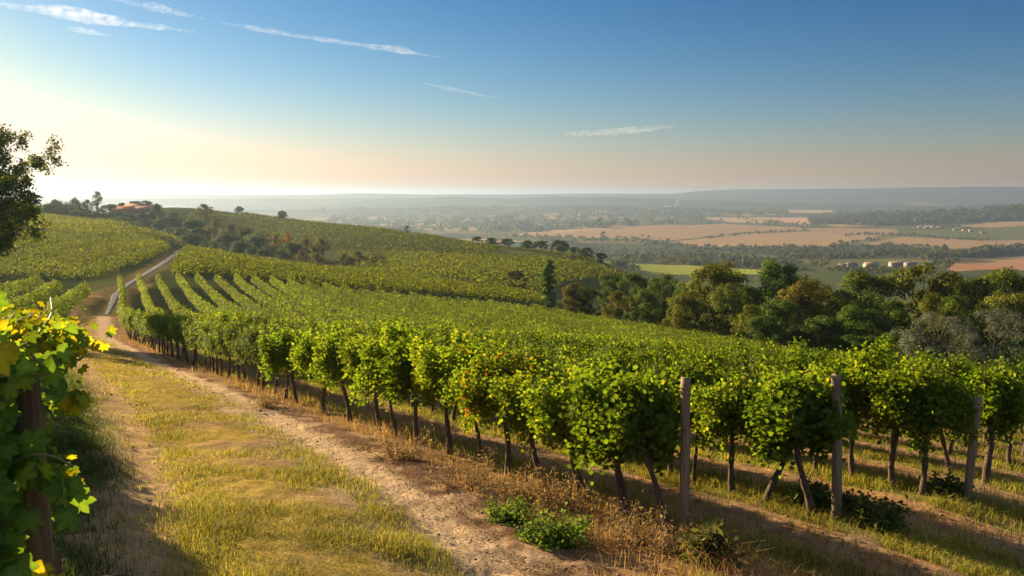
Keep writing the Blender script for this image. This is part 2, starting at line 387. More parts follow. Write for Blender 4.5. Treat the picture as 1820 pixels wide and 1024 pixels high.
def make_ground():
    az = np.concatenate([np.linspace(-180, -60, 41)[:-1], np.linspace(-60, -37, 60)[:-1], np.linspace(-37, 37, 560), np.linspace(37, 60, 60)[1:], np.linspace(60, 180, 41)[1:-1]])
    az = R(1) * az; na = len(az)
    rr = np.exp(np.concatenate([np.arange(math.log(.8), math.log(70), .0085), np.arange(math.log(70), math.log(45000), .0095)])); nr = len(rr)
    A, RR = np.meshgrid(az, rr); X = RR * np.sin(A); Y = RR * np.cos(A)
    Z = hz(X, Y); Cc = land(X, Y)
    # ruts, clods and tufts close to the camera
    near = RR < 70; x, y = X[near], Y[near]; k, yp = row_k(x, y); t = track_t(2.2 * k, y); f = 1 / (1 + (RR[near] / 30) ** 2)
    dz = (fbm(x * 1.4, y * 1.4, 41) - .5) * .10 + (fbm(x * 5.5, y * 5.5, 43, 2) - .5) * .03
    rut = np.exp(-((t + 1.65) / .45) ** 2) + .7 * np.exp(-((t + 4.05) / .35) ** 2)
    mm = np.mod(t, 2.2); rut = rut + (t > .4) * np.exp(-((mm - 1.25) / .35) ** 2) * .8
    dz = dz - .07 * rut + .05 * np.exp(-((t + 3.0) / .6) ** 2) + np.clip(np.abs(rut), 0, 1) * (fbm(x * 9, y * 9, 47, 2) - .5) * .03
    Z[near] += dz * f
    V = np.stack([X, Y, Z], -1).reshape(-1, 3); Cf = Cc.reshape(-1, 3)
    i, j = np.meshgrid(np.arange(nr - 1), np.arange(na), indexing='ij'); j2 = (j + 1) % na
    Q = np.stack([i * na + j, (i) * na + j2, (i + 1) * na + j2, (i + 1) * na + j], -1).reshape(-1, 4)[:, ::-1]
    fx = V[Q, 0].mean(1); fy = V[Q, 1].mean(1); fr = np.hypot(fx, fy); cls = np.zeros(len(Q), int)
    kk, yy = row_k(fx, fy); tt = track_t(2.2 * kk, fy)
    cls[(fr < 110) & (tt > -4.5) & (tt < -.35) & (yy < 99) & (fy > -10)] = 1
    cls[(fr > 40) & (fr < 260) & (polydist(PATHP, fx, fy) < 2.6)] = 0
    names = ['ground', 'dirt_track']
    for nm, P in FIELDS.items():
        m = (cls == 0) & inside(P, fx, fy) & (fr > 500)
        names.append('harvested_field'); cls[m] = len(names) - 1
    m = (cls == 0) & inside(MEADOW, fx, fy) & (fr > 400); names.append('meadow'); cls[m] = len(names) - 1
    m = (cls == 0) & (fr > 5500); names.append('hills'); cls[m] = len(names) - 1
    for ci, nm in enumerate(names):
        q = Q[cls == ci]
        if not len(q): continue
        used, inv = np.unique(q, return_inverse=True)
        mb = MB(); mb.add(V[used], [inv.reshape(-1, 4)], Cf[used])
        if ci == 0:      # close the hole under the camera
            ring = np.searchsorted(used, np.arange(na)); mb.n
            mb.add([(0, 0, gz(0, 0.01))], [], Cf[:1]); cidx = mb.n - 1
            mb.f.append(np.stack([ring, np.roll(ring, -1), np.full(na, cidx)], -1)[:, ::-1])
        o = mb.build(nm, M_GROUND, smooth=True); tag(o, kind='structure')
make_ground()

# the pale paved path that climbs away between the far blocks of vines
def make_path():
    P = PATHP; s = np.concatenate([[0], np.cumsum(np.hypot(*np.diff(P, axis=0).T))]); q = np.linspace(0, s[-1], 160)
    x = np.interp(q, s, P[:, 0]); y = np.interp(q, s, P[:, 1])
    for _ in range(14): x[1:-1] = (x[:-2] + x[1:-1] * 2 + x[2:]) / 4; y[1:-1] = (y[:-2] + y[1:-1] * 2 + y[2:]) / 4
    tx = np.gradient(x); ty = np.gradient(y); L = np.hypot(tx, ty); nx, ny = -ty / L, tx / L; V = []
    off = np.array([-.62, -.52, -.2, .2, .52, .62]); hh = np.array([-.12, .02, .03, .03, .02, -.12])
    for o_, h in zip(off, hh):
        wq = (.8 + .4 * vnoise(np.arange(len(q)) * .35, 0 * q, 7 + int(o_ > 0))) * np.interp(np.arange(len(q)), [0, 30, 60], [.35, .7, 1.0]); X, Y = x + nx * o_ * wq, y + ny * o_ * wq; V.append(np.stack([X, Y, hz(X, Y) + h + .02], -1))
    V = np.stack(V, 1).reshape(-1, 3); n = len(q); i, j = np.meshgrid(np.arange(n - 1), np.arange(5), indexing='ij')
    Q = np.stack([i * 6 + j, (i + 1) * 6 + j, (i + 1) * 6 + j + 1, i * 6 + j + 1], -1).reshape(-1, 4)
    mb = MB(); mb.add(V, [Q[:, ::-1]], (.20, .215, .22)); tag(mb.build('path', M_GROUND, smooth=True), kind='structure')
make_path()

# ------------------------------------------------------------------ leaves
def leaf_template(kind):
    if kind == 'lobed':          # five-lobed vine leaf, petiole at the origin, tip along +y
        half = [(0, .62), (12, .50), (22, .40), (33, .47), (48, .58), (60, .47), (72, .36), (88, .43), (104, .50), (120, .43), (140, .42), (160, .36), (174, .22)]
        pts = []
        for a, r in half: pts.append((math.sin(R(a)) * r, math.cos(R(a)) * r))
        full = pts + [(-x, y) for x, y in reversed(pts[1:])]
        V = [(0, .38, 0)] + [(x, y + .38, -.5 * x * x - .35 * max(0, y) ** 2 + .03 * math.sin(9 * x + 5 * y)) for x, y in full]
        n = len(full); F = [(0, 1 + (i + 1) % n, 1 + i) for i in range(n)]
        return np.array(V), [np.array(F)], np.array([1.35] + [(1.12 if r > .45 else .82) for a, r in half] + [(1.12 if r > .45 else .82) for a, r in half[:0:-1]])
    if kind == 'vine':           # the same leaf with fewer points, for vines some metres away
        half = [(0, .60), (24, .38), (50, .56), (76, .36), (106, .50), (150, .34)]
        pts = [(math.sin(R(a)) * r, math.cos(R(a)) * r) for a, r in half]; full = pts + [(-x, y) for x, y in reversed(pts[1:])]
        V = [(0, .38, 0)] + [(x, y + .38, -.55 * x * x - .3 * max(0, y) ** 2) for x, y in full]; n = len(full)
        return np.array(V), [np.array([(0, 1 + (i + 1) % n, 1 + i) for i in range(n)])]
    if kind == 'mid':            # folded hexagon
        V = [(0, 0, 0), (-.45, .35, -.08), (-.33, .75, -.14), (0, 1, -.06), (.33, .75, -.14), (.45, .35, -.08)]
        return np.array(V), [np.array([(0, 3, 2, 1), (0, 5, 4, 3)])]
    if kind == 'round':
        V = [(0, 0, 0), (-.36, .5, -.06), (0, 1, 0), (.36, .5, -.06)]
        return np.array(V), [np.array([(0, 3, 2, 1)])]
    if kind == 'narrow':
        V = [(0, 0, 0), (-.14, .5, -.03), (0, 1, 0), (.14, .5, -.03)]
        return np.array(V), [np.array([(0, 3, 2, 1)])]
T_LOBED, T_VINE, T_MID, T_ROUND, T_NARROW = (leaf_template(k) for k in ('lobed', 'vine', 'mid', 'round', 'narrow'))
def put_leaves(mb, P, Nn, tip, size, col, T):
    V, Fs = T[:2]; n = len(P); k = len(V)
    Nn = unit(Nn); tip = unit(tip - (tip * Nn).sum(1, keepdims=True) * Nn); side = np.cross(tip, Nn)
    W = P[:, None] + size[:, None, None] * (V[None, :, 0, None] * side[:, None] + V[None, :, 1, None] * tip[:, None] + V[None, :, 2, None] * Nn[:, None])
    F = [(f[None] + (np.arange(n) * k)[:, None, None]).reshape(-1, f.shape[1]) for f in Fs]
    mb.add(W.reshape(-1, 3), F, np.repeat(col, k, axis=0) * (np.tile(T[2], n)[:, None] if len(T) > 2 else 1))
VINE_N = [(.072, .120, .017), (.098, .155, .020), (.132, .185, .024), (.20, .21, .028)]
def pick(g, n, cols, w):
    cols = np.array(cols); c = cols[g.choice(len(cols), n, p=np.array(w) / sum(w))]
    return c * (.75 + .5 * g.random((n, 1)))
VINE_C = [(.074, .118, .018), (.104, .150, .020), (.142, .178, .022), (.20, .205, .026)]
def tube(mb, pts, rad, sides=7, col=(1, 1, 1), cap=True, wob=0, g=None):
    pts = np.array(pts, float); n = len(pts); t = unit(np.gradient(pts, axis=0)); ref = np.array([0.31, .95, .05])
    a = unit(np.cross(t, ref)); b = np.cross(t, a); th = np.linspace(0, 2 * math.pi, sides, endpoint=False)
    rr = np.array(rad, float)[:, None] * np.ones((n, sides))
    if wob and g is not None: rr = rr * (1 + wob * (g.random((n, sides)) - .5))
    V = pts[:, None] + rr[..., None] * (np.cos(th)[None, :, None] * a[:, None] + np.sin(th)[None, :, None] * b[:, None])
    i, j = np.meshgrid(np.arange(n - 1), np.arange(sides), indexing='ij'); j2 = (j + 1) % sides
    Q = np.stack([i * sides + j, i * sides + j2, (i + 1) * sides + j2, (i + 1) * sides + j], -1).reshape(-1, 4)
    VV = V.reshape(-1, 3); F = [Q]
    if cap:
        VV = np.concatenate([VV, pts[-1:]]); e = (n - 1) * sides; k = len(VV) - 1
        F.append(np.array([(e + q, e + (q + 1) % sides, k) for q in range(sides)]))
    mb.add(VV, F, col)

def vine_foliage(seed, shoots, per, T, size, wx=.43, wy=.31, htop=1.80, hbase=1.02, cols=VINE_N, w=(2.5, 4, 3, .5), droop=.4):
    g = rng(seed); mb = MB(); P = []; O = []
    for k in range(shoots):
        x0 = g.uniform(-wx, wx); ang = g.uniform(-1, 1); y1 = wy * ang * 1.0; dn = g.random() < droop * .5
        z0 = hbase + g.normal(0, .05); top = (htop - z0) * (g.uniform(.5, 1.02) if g.random() < .82 else g.uniform(1.05, 1.3)) * (1 - .22 * abs(ang))
        t = np.sqrt(g.random(per)); x1 = np.clip(x0 + g.normal(0, .16), -wx * 1.2, wx * 1.2)
        if dn: px = x0 + (x1 - x0) * t; py = y1 * 1.05 * t ** .6; pz = z0 + .3 * np.sin(3.0 * t) - .24 * t ** 2 * g.uniform(.1, 1.5)
        else: px = x0 + (x1 - x0) * t; py = y1 * t ** .7 * 1.1; pz = z0 + top * t - .12 * abs(ang) * t ** 3
        q = np.stack([px, py, pz], 1) + g.normal(0, .075, (per, 3)); P.append(q)
        out = np.stack([(px - x0) * .6 + g.normal(0, .4, per), np.sign(y1) * (.45 + .5 * abs(ang)) + g.normal(0, .45, per), .55 + g.normal(0, .35, per)], 1); O.append(out)
    P = np.concatenate(P); O = np.concatenate(O); n = len(P)
    tip = np.stack([g.normal(0, .5, n), O[:, 1] * .5 + g.normal(0, .4, n), -.8 + g.normal(0, .35, n)], 1)
    put_leaves(mb, P, O, tip, size * g.uniform(.65, 1.2, n), pick(g, n, cols, w), T)
    return mb
def vine_trunk(seed, lean=(0.0, 0.0), h=1.08, r=.032, fork=False, canes=5):
    g = rng(seed); mb = MB(); n = 12; t = np.linspace(0, 1, n)
    px = lean[0] * (t - 0.0) + .03 * np.sin(t * 5 + g.uniform(0, 6)); py = lean[1] * t + .03 * np.sin(t * 4 + g.uniform(0, 6))
    px -= px[0]; py -= py[0]
    rad = r * (1.25 - .45 * t + .5 * np.exp(-t * 9) + .10 * np.sin(t * 17 + g.uniform(0, 6)))
    pts = np.stack([px, py, t * h - .08 * (t == 0)], 1); tube(mb, pts, rad, 9, (1, 1, 1), True, .25, g); e = pts[-1]
    for s in (-1, 1):
        q = np.linspace(0, 1, 6)
        tube(mb, np.stack([e[0] + s * .42 * q, e[1] + .03 * np.sin(q * 6), e[2] - .03 + .10 * np.sin(q * 1.6) + (.0 if not fork else .1 * q)], 1), r * (.8 - .45 * q), 6, (1, 1, 1), True, .2, g)
    if fork:
        q = np.linspace(0, 1, 7); m = pts[6]
        tube(mb, np.stack([m[0] - .22 * q, m[1] + .05 * q, m[2] + .45 * q], 1), r * (.9 - .3 * q), 7, (1, 1, 1), True, .3, g)
    for k in range(canes):
        x = e[0] + g.uniform(-.35, .35); q = np.linspace(0, 1, 5)
        tube(mb, np.stack([x + g.normal(0, .1) * q, e[1] + g.normal(0, .14) * q, e[2] + g.uniform(.5, .9) * q], 1), .007 * (1.2 - .8 * q), 4, (1.3, 1.1, .8))
    return mb
FOL_HI = [vine_foliage(100 + i, 34, 200, T_VINE, .055).mesh('foliage', M_LEAF) for i in range(7)]
FOL_YEL = [vine_foliage(150 + i, 34, 190, T_VINE, .054, w=(1, 3, 4, 1.6)).mesh('foliage', M_LEAF) for i in range(2)]
FOL_DARK = [vine_foliage(160 + i, 34, 150, T_VINE, .070, wx=.40, w=(5, 3, .6, .1)).mesh('foliage', M_LEAF) for i in range(2)]
FOL_ORANGE = [vine_foliage(170, 34, 190, T_VINE, .054, cols=VINE_N + [(.33, .14, .02), (.30, .20, .02)], w=(3, 4, 3, 2, .7, .8)).mesh('foliage', M_LEAF)]
FOL_MID = [vine_foliage(200 + i, 30, 110, T_MID, .068).mesh('foliage', M_LEAF) for i in range(6)]
TRUNKS = [vine_trunk(300 + i, (random.Random(i).uniform(-.12, .12), random.Random(i + 50).uniform(-.06, .06))).mesh('trunk', M_BARK, True) for i in range(6)]

ORD = ['second', 'third', 'fourth', 'fifth', 'sixth', 'seventh', 'eighth', 'ninth', 'tenth', 'eleventh', 'twelfth']
def add_vine(k, Yp, fol, trunk, label, group, rz=None, sc=1.0, jit=0.0, tint=(1, 1, 1), g=rng(1)):
    x, y = row_pt(k, Yp); x += g.normal(0, .05 + jit); y += g.normal(0, .05 + jit)
    h = row_heading(Yp); rz = (math.pi / 2 - h + (math.pi if g.random() < .5 else 0)) if rz is None else rz
    o = empty('grapevine', (x, y, gz(x, y) - .01), rz, sc); tag(o, label, 'grapevine', group)
    link_mesh('trunk', trunk, o); f = link_mesh('foliage', fol, o); v = .82 + .36 * g.random()
    f.color = (v * tint[0], v * tint[1], v * tint[2], 1); f.scale = (g.uniform(.9, 1.12), g.uniform(.9, 1.15), g.uniform(.92, 1.08))
    f.location = (trunk['lean_x'] if 'lean_x' in trunk else 0, trunk['lean_y'] if 'lean_y' in trunk else 0, 0)
    return o
def leaning(seed, lx, ly, r=.035, fork=False, h=1.08):
    m = vine_trunk(seed, (lx, ly), h, r, fork).mesh('trunk', M_BARK, True); m['lean_x'] = lx; m['lean_y'] = ly; return m
def yp_for_column(k, u):
    ys = np.linspace(6, 120, 3000); x, y = row_pt(k, ys); uu = 910 + FPX * x / y / 1.006
    return float(ys[np.argmin(np.abs(uu - u) + (ys < 8.2) * 1e4)])

def plant_near_vines():
    g = rng(77); used = set()
    G1 = 'grapevines of the front row beside the dirt track'
    # the vines of the front row that can be told apart, from its end post on
    spec = [(1196, FOL_DARK[0], leaning(401, -.42, .10), 'grapevine leaning hard away from the end post of the front row, with large dark leaves'),
            (1124, FOL_DARK[1], leaning(402, -.10, .04, .042), 'dark-leaved grapevine with a thick kinked trunk, second from the front row end post'),
            (1036, FOL_HI[0], leaning(403, -.12, .03, .046, True), 'grapevine with a thick forked trunk, third from the front row end post'),
            (968, FOL_YEL[0], leaning(404, -.16, .05), 'tall yellow-green grapevine on a slanting trunk, fourth from the front row end post'),
            (908, FOL_ORANGE[0], leaning(405, -.10, .03), 'grapevine with a patch of orange leaves low on its crown in the front row'),
            (842, FOL_HI[1], leaning(406, -.06, .02, .026), 'slim-trunked grapevine just past the orange-leaved vine in the front row'),
            (799, FOL_YEL[1], leaning(407, .02, .02), 'tall bright grapevine, second past the orange-leaved vine in the front row'),
            (744, FOL_DARK[0], leaning(408, -.08, .02), 'dark rounded grapevine, third past the orange-leaved vine in the front row'),
            (707, FOL_HI[2], leaning(409, -.10, .02, .024), 'grapevine on a thin trunk, fourth past the orange-leaved vine in the front row'),
            (663, FOL_YEL[0], leaning(410, -.09, .0, .036), 'grapevine with its foot among dry weeds, fifth past the orange-leaved vine'),
            (618, FOL_HI[3], leaning(411, -.12, .0), 'grapevine with slanting trunk, sixth past the orange-leaved vine in the front row'),
            (570, FOL_HI[4], leaning(412, .0, .0), 'upright grapevine, seventh past the orange-leaved vine in the front row'),
            (520, FOL_DARK[1], leaning(413, -.14, .0, .036), 'dark grapevine with a long bare black trunk, eighth past the orange-leaved vine')]
    last = 0
    for u, fol, tr, lab in spec:
        yp = yp_for_column(0, u); last = yp
        h = row_heading(yp); add_vine(0, yp, fol, tr, lab, G1, rz=0.0, g=g, sc=1.0)
    yp = last + .8
    while yp < 62:
        add_vine(0, yp, (FOL_HI if yp < 26 else FOL_MID)[g.integers(6)], TRUNKS[g.integers(6)], 'grapevine on a bare dark trunk, farther down the front row beside the dirt track', G1, g=g); yp += .72 if yp < 40 else .85
    # rows two to four: the vines beside their end posts
    G2 = 'grapevines of the rows behind the front row'
    for k, u, fol, tr, lab in [
        (1, 1466, FOL_DARK[0], leaning(421, -.22, .05, .04), 'grapevine whose trunk crosses its neighbour like an X, nearest the tall tilted post'),
        (1, 1383, FOL_DARK[1], leaning(422, .40, -.05, .036), 'grapevine leaning towards the tall tilted post, its trunk the far leg of the X'),
        (1, 1312, FOL_YEL[0], leaning(423, -.09, .0, .034), 'bright grapevine standing alone right of the front row end post'),
        (1, 1243, FOL_HI[5], leaning(424, -.07, .0, .022), 'grapevine on a thin trunk close behind the front row end post'),
        (2, 1664, FOL_HI[6], leaning(425, .05, .02), 'grapevine next to the short leaning post of the third row'),
        (2, 1591, FOL_YEL[1], leaning(426, -.04, .0, .036), 'yellow-topped grapevine between the tall tilted post and the short post'),
        (2, 1527, FOL_HI[0], leaning(427, -.06, .0), 'grapevine just behind the tall tilted post, third row'),
        (3, 1784, FOL_DARK[0], leaning(428, .0, .0, .045), 'stout grapevine with very large leaves beyond the short post')]:
        add_vine(k, yp_for_column(k, u), fol, tr, lab, G2, rz=0.0, g=g, sc=1.0)
    starts = {1: yp_for_column(1, 1200), 2: yp_for_column(2, 1465), 3: yp_for_column(3, 1720)}
    cand = []
    for k in range(1, 14):
        yp = starts.get(k, 9.4)
        while yp < 45:
            x, y = row_pt(k, yp)
            if abs(x / y) < .70: cand.append((y, k, yp))
            yp += .82
    cand.sort()
    n0 = len([o for o in COL.objects if o.name.startswith('grapevine')])
    lim = 288 - n0; edge = {}
    for y, k, yp in cand[:lim]:
        add_vine(k, yp, (FOL_HI if y < 17 else FOL_MID)[g.integers(6)], TRUNKS[g.integers(6)], 'leafy green grapevine packed among the rows behind the front row', G2, g=g)
        edge[k] = yp
    return edge
EDGE = plant_near_vines()

def foliage_band(mb, g, X, Y, heading, step, per, size, T, wy=.42, z0=.75, z1=1.9, cols=VINE_C, w=(3, 4, 2.4, .8), zs=None, topk=.55, amp=None, even=.25):
    """leaves of continuous rows of vines: X, Y are points every `step` metres along the rows"""
    n = len(X); tot = n * per; i = np.repeat(np.arange(n), per)
    lump = vnoise(X * 1.3 + 11, Y * 1.3, 91)
    a = g.uniform(-.5, .5, tot) * step * 1.3; th = g.uniform(-.25, math.pi + .25, tot); rr = np.sqrt(g.uniform(.35, 1.1, tot))
    hh = (z1 - z0) * (.82 + .30 * lump[i]) * (1 if amp is None else (.72 + .34 * amp[i])); cz = z0 + .34 * hh
    oy = np.cos(th) * rr * wy; oz = cz + np.where(np.sin(th) > 0, np.sin(th) * rr * .66 * hh, np.sin(th) * rr * hh)
    low = g.random(tot) < .35; oz = np.where(low, z0 + g.random(tot) * .5 * hh, oz); oy = np.where(low, np.sign(oy) * wy * g.uniform(.75, 1.05, tot), oy)
    spike = g.random(tot) < .06; oz = oz + spike * g.uniform(0, .28, tot)
    ch, sh_ = np.sin(heading), np.cos(heading); ch = np.broadcast_to(ch, (n,))[i]; sh_ = np.broadcast_to(sh_, (n,))[i]
    px = X[i] + a * ch + oy * sh_; py = Y[i] + a * sh_ - oy * ch; pz = zs[i] + oz
    P = np.stack([px, py, pz], 1); up = np.clip(np.sin(th), 0, 1) * topk + .25
    Nn = np.stack([np.cos(th) * sh_, -np.cos(th) * ch, up], 1) + g.normal(0, .42, (tot, 3))
    tip = np.stack([Nn[:, 0] * .4, Nn[:, 1] * .4, -.7 * np.ones(tot)], 1) + g.normal(0, .5, (tot, 3))
    c = pick(g, tot, cols, w); c = (1 - even) * c + even * np.array(cols[1]); c = c * (1 if amp is None else (.72 + .5 * amp[i])[:, None]) * (.8 + .4 * vnoise(px * .35, py * .35, 93))[:, None]
    put_leaves(mb, P, Nn, tip, size * g.uniform(.7, 1.25, tot), c, T)

def rest_of_near_vineyard():
    g = rng(5); mb = MB(); bins = {}
    for k in range(0, 48):
        y0 = 62.5 if k == 0 else max(EDGE.get(k, 8.5) + .9, 9.4)
        ys = np.arange(y0, 150, .5); x, y = row_pt(float(k), ys)
        m = inside(FIELD, x, y) & (np.abs(x / y) < .74); x, y = x[m], y[m]; wob = (vnoise(y * .2, x * 0 + k * 7.7, 3) - .5) * .25; x = x + wob
        hd = np.array([row_heading(v) for v in ys[m]]) if m.any() else np.zeros(0)
        for lo, hi, per, size, T in ((0, 26, 460, .085, T_MID), (26, 42, 270, .11, T_MID), (42, 66, 130, .16, T_ROUND), (66, 400, 70, .17, T_ROUND)):
            q = (y >= lo) & (y < hi)
            if q.any(): bins.setdefault((lo, per, size), [T, [], [], [], []]); b = bins[(lo, per, size)]; b[1].append(x[q]); b[2].append(y[q]); b[3].append(hd[q]); b[4].append(np.full(q.sum(), .35 + .65 * ((k * 0.618) % 1)))
    for (lo, per, size), (T, xs, ys, hs, am) in bins.items():
        x = np.concatenate(xs); y = np.concatenate(ys); h = np.concatenate(hs)
        foliage_band(mb, g, x, y, h, .5, per, size, T, amp=np.concatenate(am), zs=hz(x, y), wy=.38 if lo < 26 else .33 if lo < 42 else .29, z1=1.9 if lo < 42 else 1.75)
    o = mb.build('vineyard', M_LEAF); tag(o, 'dense rows of green vines filling the slope behind the front row', kind='stuff')
    tb = MB()                                        # the trunks that still show under the far end of the front row
    for k in (0, 1):
        for yp in np.arange(62.5 if k == 0 else 40, 97, 1.0):
            x, y = row_pt(k, yp); z = gz(x, y); tube(tb, [(x, y, z - .05), (x + .02, y, z + .4), (x, y, z + .8)], (.04, .032, .03), 5)
    o2 = tb.build('vine_trunks', M_BARK); tag(o2, 'thin dark trunks under the far stretch of the front rows', kind='stuff')
rest_of_near_vineyard()

# ------------------------------------------------------------------ posts
def make_post(u, v_base, v_top, Y, rad, mat, label, tilt=(0, 0), seed=0, group=None, sides=18):
    x, y, _ = at_depth(u, v_base, Y); z = gz(x, y); ztop = at_depth(u, v_top, Y)[2]; h = ztop - z
    g = rng(seed); mb = MB(); n = 26; t = np.linspace(0, 1, n)
    zz = -.3 + t * (h + .3); th = np.linspace(0, 2 * math.pi, sides, endpoint=False)
    flat = 1 - .10 * np.exp(-((np.mod(th - g.uniform(0, 6), 2 * math.pi) - 3) / .8) ** 2); V = []
    crack = [(g.uniform(0, 6.28), g.uniform(.2, .9), g.uniform(.1, .35)) for _ in range(7)]
    for i in range(n):
        r = rad * flat * (1.05 - .08 * t[i]) * (1 + .03 * (g.random(sides) - .5))
        for ca, ct, cl in crack: r = r * (1 - .13 * np.exp(-((np.mod(th - ca + 3.14, 6.283) - 3.14) / .2) ** 2) * (abs(t[i] - ct) < cl))
        V.append(np.stack([np.cos(th) * r + .012 * math.sin(t[i] * 3 + seed), np.sin(th) * r + .01 * math.sin(t[i] * 4), np.full(sides, zz[i]) + (i == n - 1) * (.012 * np.cos(th + 1) + .006 * g.random(sides))], 1))
    V = np.array(V); i, j = np.meshgrid(np.arange(n - 1), np.arange(sides), indexing='ij'); j2 = (j + 1) % sides
    Q = np.stack([i * sides + j, i * sides + j2, (i + 1) * sides + j2, (i + 1) * sides + j], -1).reshape(-1, 4)
    top = V[-1].mean(0) + (0, 0, -.004); VV = np.concatenate([V.reshape(-1, 3), [top]])
    tri = np.array([((n - 1) * sides + q, (n - 1) * sides + (q + 1) % sides, n * sides) for q in range(sides)])
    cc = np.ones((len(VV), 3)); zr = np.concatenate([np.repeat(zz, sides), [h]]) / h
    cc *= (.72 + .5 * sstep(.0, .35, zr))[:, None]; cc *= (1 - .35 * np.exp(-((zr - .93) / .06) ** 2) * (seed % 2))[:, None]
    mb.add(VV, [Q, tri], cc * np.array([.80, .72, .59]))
    o = mb.build('wooden_post', mat, smooth=False); o.location = (x, y, z); o.rotation_euler = (tilt[0], tilt[1], g.uniform(0, 6)); tag(o, label, 'post', group)
    return o
GP = 'wooden end posts of the vine rows'
POSTS = [make_post(1213, 960, 672, 8.9, .058, M_WOOD, 'grey upright end post of the front row of vines', (0, 0), 2, GP),
         make_post(1485, 925, 668, 9.75, .062, M_WOOD, 'tall grey end post tilted a little beside the crossed trunks', (.0, .045), 3, GP),
         make_post(1719, 887, 703, 10.8, .056, M_WOOD, 'short grey-brown end post of the third row of vines', (0, .03), 4, GP)]

